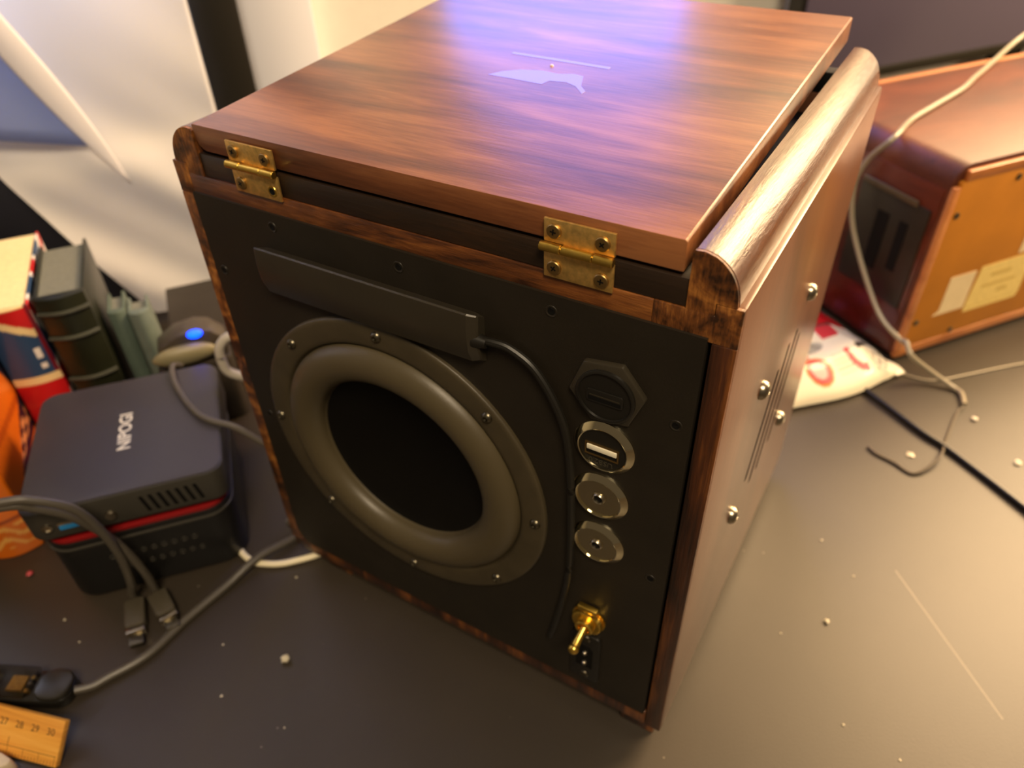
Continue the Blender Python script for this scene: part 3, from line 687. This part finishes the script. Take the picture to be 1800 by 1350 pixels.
# ================================================================== BOX, ADDED DARK BACKING AND CHARGER BEHIND THE COMPUTER
M_dbox = plain('dark_box', lin(44, 37, 28), 0.5, noise=0.1)
db = thing('storage_box', 'low dark brown box on the desk below the white curtain', 'box', RP(-0.056, 0.215, 0), RA)
obj('box_body', bx(0.0, 0.120, 0.0, 0.105, 0.0, 0.040), M_dbox, db, bevel=0.002); obj('box_lid', bx(-0.001, 0.121, -0.001, 0.106, 0.0402, 0.048), M_dbox, db, bevel=0.002)
nb = thing('dark_backing', 'dark navy backing added for the darkness behind the hem of the white curtain', 'box', RP(-0.50, 0.382, 0), RA)  # dark sheet added for the darkness under the lifted hem
M_navy = plain('backing_navy', lin(12, 13, 26), 0.6)
obj('box_body', bx(0.0, 0.420, 0.0, 0.020, 0.0, 0.170), M_navy, nb, bevel=0.002); obj('box_lid', bx(-0.001, 0.421, -0.001, 0.021, 0.1702, 0.195), M_navy, nb, bevel=0.002)

ch = thing('charger', 'small dark charger with a cream end and a glowing blue light', 'charger', RP(-0.066, 0.165, 0), RA)
obj('block', prism(B(), rrect(0.0, 0.056, 0.0, 0.026, 0.008, 5), 2, 0.0, 0.062), M_dbox, ch, bevel=0.003)
obj('shoulder', prism(B(), [(0.004, 0.0622), (0.054, 0.0622), (0.056, 0.077), (0.046, 0.088), (0.036, 0.091), (0.020, 0.089), (0.005, 0.080)], 1, 0.002, 0.024), plain('charger_plastic', lin(70, 62, 52), 0.35), ch, bevel=0.003)
ce = B(); bmesh.ops.create_uvsphere(ce, u_segments=24, v_segments=12, radius=1.0, matrix=Matrix.Translation((0.023, -0.0005, 0.0735)) @ Matrix.Diagonal((0.0235, 0.006, 0.0085, 1))); obj('cream_end', ce, plain('cream_plastic', lin(132, 124, 94), 0.45), ch)
ce = B(); bmesh.ops.create_uvsphere(ce, u_segments=16, v_segments=10, radius=1.0, matrix=Matrix.Translation((0.0345, 0.0005, 0.0890)) @ Matrix.Diagonal((0.0058, 0.003, 0.0034, 1))); obj('blue_light', ce, emit('blue_led', (0.0, 0.05, 1.0, 1), 6.0), ch)
tag(obj('charger_cable', tube(B(), [RP(-0.047, 0.154, 0.0720), (-0.1350, 0.0390, 0.0880), (-0.1210, 0.0285, 0.0885), (-0.1026, 0.0196, 0.0883), (-0.0799, 0.0119, 0.0883), (-0.0642, 0.0109, 0.0883), (-0.0480, 0.0160, 0.0850), (-0.0330, 0.0270, 0.0640), (-0.0200, 0.0400, 0.040)], 0.0021, 8, 6), plain('grey_cable', lin(92, 86, 76), 0.45)), 'thin grey cable running from the charger across the computer', 'cable')
# black adaptor with a grey loop of cable between computer and cabinet
ad = thing('power_adaptor', 'black power adaptor standing between the computer and the cabinet', 'adaptor', (-0.066, 0.103, 0), RA)
obj('adaptor_body', prism(B(), rrect(-0.013, 0.013, -0.016, 0.016, 0.007, 5), 2, 0.0, 0.078), plain('adaptor_black', lin(28, 30, 27), 0.35), ad, bevel=0.004)
obj('adaptor_cap', prism(B(), rrect(-0.010, 0.010, -0.013, 0.013, 0.006, 5), 2, 0.0782, 0.086), plain('adaptor_cap', lin(46, 48, 44), 0.35), ad, bevel=0.003)
tag(obj('thick_cable', tube(B(), [RP(0.004, 0.100, 0.112), RP(-0.0044, 0.100, 0.1210), RP(-0.0125, 0.100, 0.1160), RP(-0.0148, 0.100, 0.1060), RP(-0.0132, 0.100, 0.0940), RP(-0.0040, 0.100, 0.0860), RP(0.012, 0.100, 0.078), RP(0.022, 0.104, 0.055)], 0.0034, 12, 6), plain('pale_grey_cable', lin(186, 178, 164), 0.45)), 'pale grey thick cable looping beside the cabinet', 'cable')
pg = thing('black_plug', 'black plug lying behind the mini computer near the cabinet', 'plug', (-0.0215, 0.0370, 0), math.radians(100))
obj('plug_body', prism(B(), rrect(-0.016, 0.016, -0.010, 0.010, 0.005, 4), 2, 0.0, 0.022), M_pcl, pg, bevel=0.003)
obj('plug_tip', bx(-0.026, -0.016, -0.004, 0.004, 0.008, 0.014), plain('plug_tip', lin(130, 124, 112), 0.3, metal=0.6), pg, bevel=0.0008)

# ================================================================== CABLES ON THE LEFT
M_gc = plain('dark_grey_cable', lin(78, 72, 62), 0.45)
def usb_plug(label, tail, p_in, p_out):
    a = Vector(p_in); d = (Vector(p_out) - a); L_ = d.length; d.normalize()
    t = thing('charging_cable', label, 'cable', (a.x, a.y, 0), math.atan2(d.y, d.x), 'cables with metal plugs')
    inv = Matrix.Rotation(-math.atan2(d.y, d.x), 4, 'Z')
    loc = [inv @ (Vector(p) - Vector((a.x, a.y, 0))) for p in tail] + [Vector((-0.002, 0, 0.0045)), Vector((0.004, 0, 0.0045))]
    obj('cord', tube(B(), loc, 0.0026, 10, 6), M_gc, t)
    obj('plug_grip', prism(B(), rrect(0.0, L_ * 0.62, -0.0062, 0.0062, 0.0025, 4), 2, 0.0010, 0.0085), plain('plug_grip', lin(70, 64, 52), 0.4), t, bevel=0.0015)
    obj('collar', bx(L_ * 0.62, L_ * 0.76, -0.0055, 0.0055, 0.0018, 0.0078), M_steel, t, bevel=0.0006)
    obj('plug_tip', prism(B(), rrect(L_ * 0.76, L_, -0.0042, 0.0042, 0.001, 3), 2, 0.0034, 0.0062), M_gunmetal, t, bevel=0.0006)
    return t
usb_plug('dark grey cable bending over the computer to a plug lying farther from the cabinet', [(-0.116, -0.150, 0.1190), (-0.0818, -0.1100, 0.1171), (-0.0719, -0.0986, 0.1131), (-0.0619, -0.0870, 0.1002), (-0.0580, -0.0817, 0.0778), (-0.0575, -0.0797, 0.0530), (-0.0620, -0.0800, 0.0250), (-0.0670, -0.0810, 0.0110)], (-0.0655, -0.0820, 0), (-0.0375, -0.1030, 0))
usb_plug('dark grey cable bending over the computer to a plug pointing at the long cable', [(-0.118, -0.152, 0.1140), (-0.0827, -0.1110, 0.1139), (-0.0745, -0.1001, 0.1070), (-0.0675, -0.0895, 0.0945), (-0.0640, -0.0808, 0.0742), (-0.0590, -0.0758, 0.0565), (-0.0570, -0.0722, 0.0310), (-0.0585, -0.0710, 0.0130)], (-0.0575, -0.0715, 0), (-0.0270, -0.0832, 0))

# transparent stick adaptor with its long cable
a0, a1 = Vector((-0.1350, -0.1840, 0)), Vector((-0.0452, -0.1405, 0)); ad_d = a1 - a0; AL = ad_d.length
st = thing('capture_stick', 'clear black stick adaptor showing its circuit board, beside the wooden ruler', 'adaptor', a0, math.atan2(ad_d.y, ad_d.x))
obj('shell', prism(B(), rrect(0.0, AL, -0.0098, 0.0098, 0.008, 6), 2, 0.0, 0.0075), plain('stick_black', lin(26, 24, 20), 0.3), st, bevel=0.0015)
obj('end_cap', prism(B(), rrect(AL - 0.020, AL, -0.0098, 0.0098, 0.008, 6), 2, 0.0076, 0.0120), plain('stick_cap', lin(40, 37, 30), 0.35), st, bevel=0.0020)
bd = obj('circuit_board', bx(0.004, AL - 0.026, -0.0085, 0.0085, 0.0076, 0.0084), plain('board', lin(44, 36, 22), 0.4), st)
for x, y, w, d_, hh, m in ((0.062, 0.000, 0.0095, 0.009, 0.0012, M_brass), (0.050, 0.003, 0.006, 0.004, 0.001, M_gunmetal), (0.073, 0.004, 0.002, 0.002, 0.001, M_brass2), (0.073, 0.0005, 0.002, 0.0015, 0.001, M_steel), (0.073, -0.004, 0.002, 0.002, 0.001, M_brass), (0.047, -0.004, 0.004, 0.003, 0.001, M_brass2), (0.036, 0.0, 0.008, 0.008, 0.001, M_black)):
    obj('chip', bx(x - 0.026, x - 0.026 + w, y - d_ / 2, y + d_ / 2, 0.0084, 0.0084 + hh), m, bd); obj('chip', bx(x, x + w, y - d_ / 2, y + d_ / 2, 0.0084, 0.0084 + hh), m, bd)
mg, Ng, Lg, bg = nt('smoky_clear_plastic'); bg.inputs['Transmission Weight'].default_value = 1.0; bg.inputs['Roughness'].default_value = 0.06; bg.inputs['Base Color'].default_value = lin(196, 184, 160); bg.inputs['IOR'].default_value = 1.12
obj('clear_cover', prism(B(), rrect(0.002, AL - 0.021, -0.0096, 0.0096, 0.003, 4), 2, 0.0106, 0.0120), mg, st, bevel=0.0005)
tag(obj('long_cable', tube(B(), [(-0.0452, -0.1405, 0.0050), (-0.0400, -0.1330, 0.0030), (-0.0368, -0.1249, 0.0028), (-0.0283, -0.1031, 0.0028), (-0.0272, -0.0731, 0.0028), (-0.0232, -0.0436, 0.0040), (-0.0190, -0.0185, 0.0076), (-0.0118, 0.0088, 0.0040), (-0.008, 0.040, 0.0028), (-0.012, 0.080, 0.0028)], 0.0027, 10, 8), M_gc), 'dark grey cable lying on the desk from the clear stick to the cabinet', 'cable')
tag(obj('white_cable', tube(B(), [(-0.060, 0.000, 0.0026), (-0.0470, -0.0120, 0.0026), (-0.0359, -0.0188, 0.0026), (-0.0237, -0.0206, 0.0024), (-0.0150, -0.0180, 0.0024), (-0.0060, -0.0130, 0.0024), (0.0018, -0.0059, 0.0026), (0.0105, 0.0043, 0.0026), (0.020, 0.020, 0.0026)], 0.0022, 10, 8), plain('cream_cable', lin(236, 224, 188), 0.45)), 'short cream cable curving on the desk under the corner of the cabinet', 'cable')

# wooden ruler
rd = Vector((0.9547, 0.2975, 0))
rl = thing('wooden_ruler', 'yellow wooden ruler with printed centimetre numbers', 'ruler', (-0.0171, -0.1712, 0), math.atan2(rd.y, rd.x))
rl.rotation_euler = (math.radians(42), 0, math.atan2(rd.y, rd.x))
RW = 0.0242
obj('blade', bx(-0.12, 0.0, 0.0, RW, 0.0, 0.0040), wood('ruler_wood', lin(196, 126, 42), lin(226, 160, 64), lin(242, 184, 92), (30, 500, 500), (9, 130, 60), rough=0.4, coat=0.3, bump=0.1), rl, bevel=0.0004)
M_ink = plain('black_ink', lin(64, 44, 20), 0.6)
for k, n in enumerate(('30', '29', '28', '27', '26', '25')): text_obj('numeral', n, 0.0052, M_ink, rl, (-0.0072 - 0.0100 * k, RW - 0.0072, 0.0040), (0, 0, 0), 0.00004)
tk = None
for k in range(50):
    x = -0.0016 - 0.0020 * k; ln_ = 0.0058 if k % 5 == 0 else 0.0026
    obj('tick', bx(x - 0.00010, x + 0.00010, 0.0002, 0.0002 + ln_ * 0.85, 0.0040, 0.00404), M_ink, rl, smooth=False)
obj('scale_line', bx(-0.10, -0.001, 0.0052, 0.00542, 0.0040, 0.00404), M_ink, rl, smooth=False)
obj('scale_line', bx(-0.0320, -0.0317, 0.0052, 0.0100, 0.0040, 0.00404), M_ink, rl, smooth=False)
er = obj('eraser', prism(B(), [(-0.090, -0.2020), (-0.0560, -0.1880), (-0.0430, -0.1835), (-0.0345, -0.1830), (-0.0335, -0.1865), (-0.0400, -0.1950), (-0.060, -0.222)], 2, 0.0, 0.0120), plain('eraser_cream', lin(206, 188, 158), 0.7, noise=0.06), bevel=0.0020)
tag(er, 'cream coloured eraser lying against the lower edge of the wooden ruler', 'eraser')

# ================================================================== THE OLD RADIO
rd_ = thing('old_radio', 'old reddish wooden radio with orange hardboard back and paper labels', 'radio', RP(0.5215, 0.001, 0), RA)
M_rw = wood('radio_wood', lin(70, 30, 16), lin(92, 42, 22), lin(110, 55, 30), (40, 300, 300), (8, 22, 30), rough=0.5, coat=0.05, coat_rough=0.2, bump=0.1)
M_rs = wood('radio_side_wood', lin(62, 20, 10), lin(84, 30, 14), lin(104, 42, 20), (200, 40, 200), (20, 8, 20), rough=0.35, coat=0.4, coat_rough=0.2, bump=0.1)
RWD, RDP, RHT = 0.46, 0.176, 0.179
prof = [(0.0, 0.006)] + [(0.016 - 0.016 * math.cos(math.radians(a)), RHT - 0.016 + 0.016 * math.sin(math.radians(a))) for a in range(0, 91, 10)] + [(RWD - 0.016 + 0.016 * math.sin(math.radians(a)), RHT - 0.016 + 0.016 * math.cos(math.radians(a))) for a in range(0, 91, 10)] + [(RWD, 0.006)]
cs = B()
inner = [(0.008, 0.006), (0.008, RHT - 0.018), (0.018, RHT - 0.008), (RWD - 0.018, RHT - 0.008), (RWD - 0.008, RHT - 0.018), (RWD - 0.008, 0.006)]
prism(cs, prof, 1, 0.003, RDP)
obj('case', cs, M_rw, rd_, bevel=0.0008, ang=25)
obj('top_edge_strip', bx(0.010, RWD - 0.010, RDP - 0.006, RDP + 0.0008, RHT - 0.001, RHT + 0.0012), plain('worn_edge', lin(176, 112, 66), 0.4), rd_, bevel=0.0005)
obj('side_board', bx(-0.0012, 0.0006, 0.006, RDP - 0.002, 0.008, RHT - 0.020), M_rs, rd_, bevel=0.0004)
M_trimo = wood('trim_wood', lin(160, 92, 44), lin(190, 118, 62), lin(206, 136, 76), (40, 300, 300), (9, 30, 30), rough=0.4)
tb_ = B()
for a in ((0.0, 0.0065, 0.008, RHT - 0.016), (0.0, RWD, 0.004, 0.0135), (0.010, RWD - 0.010, RHT - 0.0125, RHT - 0.0040)): box(tb_, a[0], a[1], -0.0015, 0.003, a[2], a[3])
obj('back_frame', tb_, M_trimo, rd_, bevel=0.0012)
rb = obj('back_panel', bx(0.0066, RWD - 0.0066, -0.0010, 0.003, 0.0137, RHT - 0.0127), plain('orange_hardboard', lin(196, 124, 34), 0.5, noise=0.10, nscale=22, bump=0.1, bscale=200), rd_, bevel=0.0003)
M_lab = plain('label_yellow', lin(232, 202, 120), 0.7, noise=0.06, nscale=200); M_lab2 = plain('label_cream', lin(228, 204, 158), 0.7, noise=0.05)
lw = obj('paper_label', prism(B(), [(0.0290, 0.0400), (0.0640, 0.0400), (0.0642, 0.0455), (0.0640, 0.0770), (0.0350, 0.0770), (0.0350, 0.0440)], 1, -0.0014, -0.0010), M_lab2, rb, smooth=False)
lw2 = obj('paper_label', prism(B(), [(0.0665, 0.0340), (0.1290, 0.0340), (0.1310, 0.0400), (0.1290, 0.0800), (0.0690, 0.0790), (0.0660, 0.0420)], 1, -0.0014, -0.0010), M_lab, rb, smooth=False)
for (x0, x1, z0, z1) in ((0.070, 0.126, 0.0385, 0.0390), (0.084, 0.108, 0.0660, 0.0700), (0.078, 0.118, 0.0560, 0.0590), (0.100, 0.112, 0.0470, 0.0510)): obj('label_print', bx(x0, x1, -0.00150, -0.0013, z0, z1), plain('faded_ink', lin(206, 174, 92), 0.7), rb, smooth=False)
obj('paper_label', bx(0.1080, 0.1600, -0.0014, -0.0010, 0.0830, 0.1250), M_lab2, rb, smooth=False)
for x, z in ((0.0120, 0.1385), (0.0665, 0.1600), (0.0120, 0.0385), (0.0600, 0.0175), (0.18, 0.160), (0.18, 0.0175)):
    obj('screw', lathe(B(), [(0, -0.0012), (0.0016, -0.0014), (0.0026, -0.0010), (0.0028, 0.0)], 'Y', 14, (x, -0.0010, z)), M_gunmetal, rb)
vp = obj('vent_panel', bx(-0.0030, -0.0013, 0.010, 0.082, 0.050, 0.140), plain('vent_black', lin(34, 28, 18), 0.45, noise=0.15), rd_, bevel=0.0005)
obj('vent_trim', bx(-0.0052, -0.0031, 0.022, 0.080, 0.1385, 0.1440), plain('vent_trim', lin(80, 68, 48), 0.4), vp, bevel=0.0008)
obj('vent_slot', bx(-0.0034, -0.0031, 0.045, 0.058, 0.070, 0.122), M_black, vp)
obj('vent_slot', bx(-0.0034, -0.0031, 0.025, 0.034, 0.078, 0.122), M_black, vp)
for x in (0.02, RWD - 0.05):
    for y in (0.02, RDP - 0.05): obj('foot', bx(x, x + 0.03, y, y + 0.03, 0.0, 0.006), M_black, rd_)

# cables around the radio
M_silver = plain('grey_flex', lin(148, 138, 116), 0.35)
rcab = [RP(0.90, 0.21, 0.230), RP(0.840, 0.200, 0.2010), (0.3250, 0.7560, 0.1860), (0.3082, 0.6753, 0.1818), (0.3005, 0.6337, 0.1822), (0.2938, 0.5951, 0.1818), (0.2774, 0.5381, 0.1818), (0.2655, 0.4947, 0.1820)]
rcab += [RP(0.5130, 0.0600, 0.1830), RP(0.5080, 0.0745, 0.1600), RP(0.5060, 0.0790, 0.1380), RP(0.5060, 0.0720, 0.1100), RP(0.5070, 0.0560, 0.0845), RP(0.5085, 0.0327, 0.0568), RP(0.510, 0.0140, 0.0400), RP(0.5145, -0.0060, 0.0300), (0.3180, 0.4020, 0.0330), (0.3250, 0.3950, 0.0260), (0.3420, 0.4020, 0.0120), (0.3620, 0.4010, 0.0030), (0.3700, 0.3960, 0.0024), (0.3737, 0.3816, 0.0024)]
tag(obj('radio_cable', tube(B(), rcab, 0.0022, 10, 6), M_silver), 'grey flexible cable trailing over the old radio down to the desk', 'cable')
tag(obj('thin_wire', tube(B(), [(0.3737, 0.3780, 0.0024), (0.3697, 0.3674, 0.0016), (0.3658, 0.3274, 0.0014), (0.3647, 0.3090, 0.0060), (0.3614, 0.2969, 0.0050), (0.3499, 0.2804, 0.0014), (0.3351, 0.2858, 0.0014), (0.3223, 0.2892, 0.0014), (0.3152, 0.2945, 0.0014)], 0.0011, 8, 6), plain('thin_wire', lin(84, 74, 58), 0.5)), 'thin bare wire hooked on the desk in front of the radio', 'wire')
tag(obj('faint_wire', tube(B(), [(0.3246, 0.4020, 0.0010), (0.3475, 0.4050, 0.0010), (0.3723, 0.4277, 0.0010), (0.4134, 0.4682, 0.0010), (0.46, 0.505, 0.001)], 0.0008, 8, 6), M_silver), 'fine pale wire lying on the desk along the foot of the radio', 'wire')
tag(obj('black_cable', tube(B(), [(0.270, 0.385, 0.0030), (0.3005, 0.3625, 0.0030), (0.3208, 0.3487, 0.0030), (0.3492, 0.3294, 0.0028), (0.3666, 0.3206, 0.0024), (0.3916, 0.3035, 0.0022), (0.4224, 0.2807, 0.0026), (0.470, 0.245, 0.0026), (0.56, 0.190, 0.0026)], 0.0024, 10, 6), plain('black_cable', lin(18, 15, 10), 0.4)), 'straight black cable on the desk running out from under the snack bag', 'cable')

# ------------------------------------------------------------------ snack bag
BG = thing('snack_bag', 'white and red plastic snack bag lying flat beside the old radio', 'bag', RP(0.3455, -0.020, 0), RA)
BU, BW = 0.163, 0.130
def bag_h(s, t):
    e = min(1.0, 6.0 * min(s, 1 - s)) ** 0.5 if 0 < s < 1 else 0; f = min(1.0, 5.0 * min(t, 1 - t)) ** 0.5 if 0 < t < 1 else 0
    return 0.0225 * e * f * (1 + 0.05 * math.sin(17 * s + 4 * t) + 0.04 * math.sin(23 * t - 5 * s)) + 0.0012 * math.sin(60 * s) * (1 - e)
def bag_pos(top):
    def f(s, t):
        hh = bag_h(s, t)
        y = BW * t + 0.004 * math.sin(7 * s) * (1 - t)
        return (BU * s + (0.006 * (0.5 - t) if s > 0.9 else 0), y, 0.0035 + (hh if top else -min(0.0030, hh * 0.2)))
    return f
WB, RB, PK, GY, GD, DK = lin(240, 230, 202), lin(190, 16, 26), lin(228, 110, 112), lin(150, 144, 124), lin(168, 124, 40), lin(66, 62, 52)
def bag_col(s, t):
    u, v = s * BU, t * BW
    d = math.hypot((u - 0.0870) / 0.0125, (v - 0.0180) / 0.0120)
    if d < 0.55: return lin(240, 168, 160)
    if d < 0.86: return lin(222, 60, 66)
    if d < 1.0: return GD
    if v > 0.060 + 0.10 * (0.160 - u): return DK if (0.120 < u < 0.140 and v < 0.066) else RB
    if v > 0.048 and 0.115 < u < 0.135 and v > 0.040 + 0.5 * (u - 0.115): return lin(206, 60, 66)
    q = math.hypot((u - 0.134) / 0.013, (v - 0.026) / 0.016)
    if abs(q - 1) < 0.20 and u < 0.134 and v < 0.030: return lin(214, 44, 60)
    if abs(v - 0.030 - 0.004 * math.sin(90 * (u - 0.14))) < 0.003 and 0.132 < u < 0.154: return DK
    if 0.142 < u < 0.158 and 0.006 < v < 0.024 and math.sin(900 * u) * math.sin(700 * v) > 0.25: return GY
    if math.hypot((u - 0.092) / 0.018, (v - 0.044) / 0.007) < 1: return lin(172, 168, 146) if math.sin(500 * u + 300 * v) < 0.4 else GY
    if 0.068 < u < 0.088 and 0.031 < v < 0.036: return RB
    if 0.104 < u < 0.122 and 0.010 < v < 0.028 and math.sin(1700 * v) > 0.6: return lin(206, 196, 168)
    return WB
M_bag = printed('bag_print', 0.34, 0.3, 0.25, 60)
grid_obj('bag_front', 150, 120, bag_pos(True), bag_col, M_bag, BG)
grid_obj('bag_back', 40, 30, bag_pos(False), lambda s, t: WB, M_bag, BG)
# crimped seal at the radio end
grid_obj('end_seal', 12, 40, lambda s, t: (BU - 0.0015 + 0.009 * s - 0.004 * t * s, BW * t, 0.0042 + 0.0016 * math.sin(22 * t) * s), lambda s, t: WB if t < 0.46 else RB, M_bag, BG, 0.0004)

# ------------------------------------------------------------------ monitor
mo = thing('monitor', 'large switched-off monitor with a dark screen and black lower bezel', 'monitor', RP(0.667, 0.360, 0), RA)
MH0, MW, MHH = 0.1050, 0.80, 0.46
obj('housing', bx(0.0, MW, 0.002, 0.026, MH0, MH0 + MHH), plain('monitor_black', lin(22, 19, 12), 0.45), mo, bevel=0.003)
obj('screen', bx(0.006, MW - 0.006, 0.0004, 0.0026, MH0 + 0.013, MH0 + MHH - 0.006), plain('dark_screen', lin(88, 80, 98), 0.32, spec=0.6), mo, bevel=0.0004)  # reflected curtain and bluish room put into the screen's base colour
obj('lower_bezel', bx(0.001, MW - 0.001, -0.0005, 0.0024, MH0 + 0.001, MH0 + 0.0125), plain('bezel', lin(26, 22, 12), 0.4), mo, bevel=0.0008)
obj('stand_neck', bx(MW / 2 - 0.03, MW / 2 + 0.03, 0.0265, 0.036, 0.010, MH0 + 0.16), M_black, mo, bevel=0.003)
obj('stand_foot', prism(B(), rrect(MW / 2 - 0.13, MW / 2 + 0.13, -0.09, 0.04, 0.03, 6), 2, 0.0, 0.0095), M_black, mo, bevel=0.002)

# ------------------------------------------------------------------ curtain
ct = thing('curtain', 'white sheer curtain draped behind the books', 'curtain', RP(0, 0.355, 0), RA)
def low_edge(u):       # lower hem of the drape, rising to the left
    if u > -0.075: return 0.012 + 0.10 * max(0.0, -0.02 - u) * 0
    return 0.012 + 2.0 * (-0.075 - u) if u > -0.16 else 0.182 + 0.5 * (-0.16 - u)
def drape(s, t):
    u = -0.75 + 0.780 * s; z0 = low_edge(u); z = z0 + (1.15 - z0) * (t ** 1.6)
    k = z + 0.95 * u            # folds sweep down to the right
    f = math.exp(-((z - 0.10) / 0.11) ** 2)
    y = 0.0034 * math.sin(46 * k) * f + 0.0014 * math.sin(91 * k + 1) * f
    y += -0.010 / (1 + math.exp((z - 0.168) / 0.006))      # step at the crease: the lower swag hangs in front
    y += 0.004 * math.sin(30 * u) * (1 - f)
    return (u, y, z)
grid_obj('drape', 220, 160, drape, None, M_cloth, ct, 0.0008)
def band(s, t):
    z = 0.60 - 0.455 * s; u = -0.2210 + 0.1750 * s + 0.0160 * (t - 0.5) ; u = (-0.1130 + (0.2900 - z) * 0.40) + 0.017 * (t - 0.5) * (1 + 0.5 * s) * (1 if s < 0.75 else max(0.02, 1 - ((s - 0.75) / 0.25) ** 2))
    k = drape((u + 0.75) / 0.780, 0.5)
    return (u, -0.0165 - 0.003 * math.sin(PI * t) * (1 - s * s), z)
grid_obj('hem_band', 60, 8, band, None, M_cloth_band, ct, 0.0008)
def bluep(s, t):
    z = 0.178 + 0.42 * t; ue = (-0.1130 + (0.2900 - z) * 0.40) - 0.002
    u = ue - (0.30) * (1 - s); zz = z + 0.22 * (ue - u) if t < 0.02 else z
    return (u, -0.0125, z + (0.25 * (ue - u)) * (1 - t))
grid_obj('bluelit_panel', 30, 30, bluep, None, M_cloth_bluelit, ct, 0.0008)
cr_ = tube(B(), [(-0.80, 0.0, 1.16), (0.04, 0.0, 1.16)], 0.012, 12, 2); obj('curtain_rail', cr_, M_post, ct)

# ------------------------------------------------------------------ crumbs on the desk
def crumb(name, label, x, y, r, m, group=None, flat=0.6):
    b = B(); bmesh.ops.create_icosphere(b, subdivisions=2, radius=r)
    for v in b.verts: v.co *= random.uniform(0.62, 1.15)
    zmin = 0
    for v in b.verts: v.co.z *= flat
    zmin = min(v.co.z for v in b.verts)
    for v in b.verts: v.co.z -= zmin
    o = obj(name, b, m, loc=(x, y, 0.0), rot=(0, 0, random.uniform(0, 6)), ang=60)
    return tag(o, label, 'crumb', group)
M_cr = plain('pale_crumb', lin(206, 196, 172), 0.6)
crumb('foam_crumb', 'largest white crumb on the desk in front of the cabinet', 0.0471, -0.0641, 0.0030, M_cr, None, 0.9)
crumb('foam_crumb', 'white crumb on the bare desk right beside the cabinet side board', 0.3225, 0.1217, 0.0018, M_cr)
crumb('foam_crumb', 'flat clear flake inside the hook of the thin wire', 0.3449, 0.3016, 0.0032, plain('clear_flake', lin(190, 178, 150), 0.3), None, 0.25)
crumb('foam_crumb', 'pale crumb on the desk beside the loose end of the grey radio cable', 0.3829, 0.3684, 0.0026, M_cr, None, 0.5)
crumb('foam_crumb', 'pale crumb lying alone on the desk beyond the black cable', 0.4155, 0.3301, 0.0026, M_cr, None, 0.5)
crumb('plastic_chip', 'tiny pink plastic chip on the desk beside the orange book', -0.1500, -0.1020, 0.0024, plain('pink_chip', lin(190, 74, 80), 0.5))
for x, y, r in ((0.0298, -0.0992, 0.0012), (-0.0976, -0.1125, 0.0013), (0.005, -0.075, 0.0010), (-0.075, -0.118, 0.0010), (0.075, -0.095, 0.0008), (0.0100, -0.0150, 0.0012), (-0.0220, -0.1700, 0.0010)):
    crumb('dust_speck', 'tiny pale dust speck on the dark desk in front of the cabinet', x, y, r * 0.7, M_cr, 'dust specks on the desk', 0.5)
for x, y, r in ((0.300, 0.100, 0.0009), (0.345, 0.060, 0.0011), (0.330, 0.165, 0.0010), (0.305, 0.185, 0.0013), (0.375, 0.055, 0.0010)):
    crumb('dust_speck', 'tiny speck on the lit desk along the side board of the cabinet', x, y, r * 0.7, M_cr, 'specks on the lit part of the desk', 0.5)
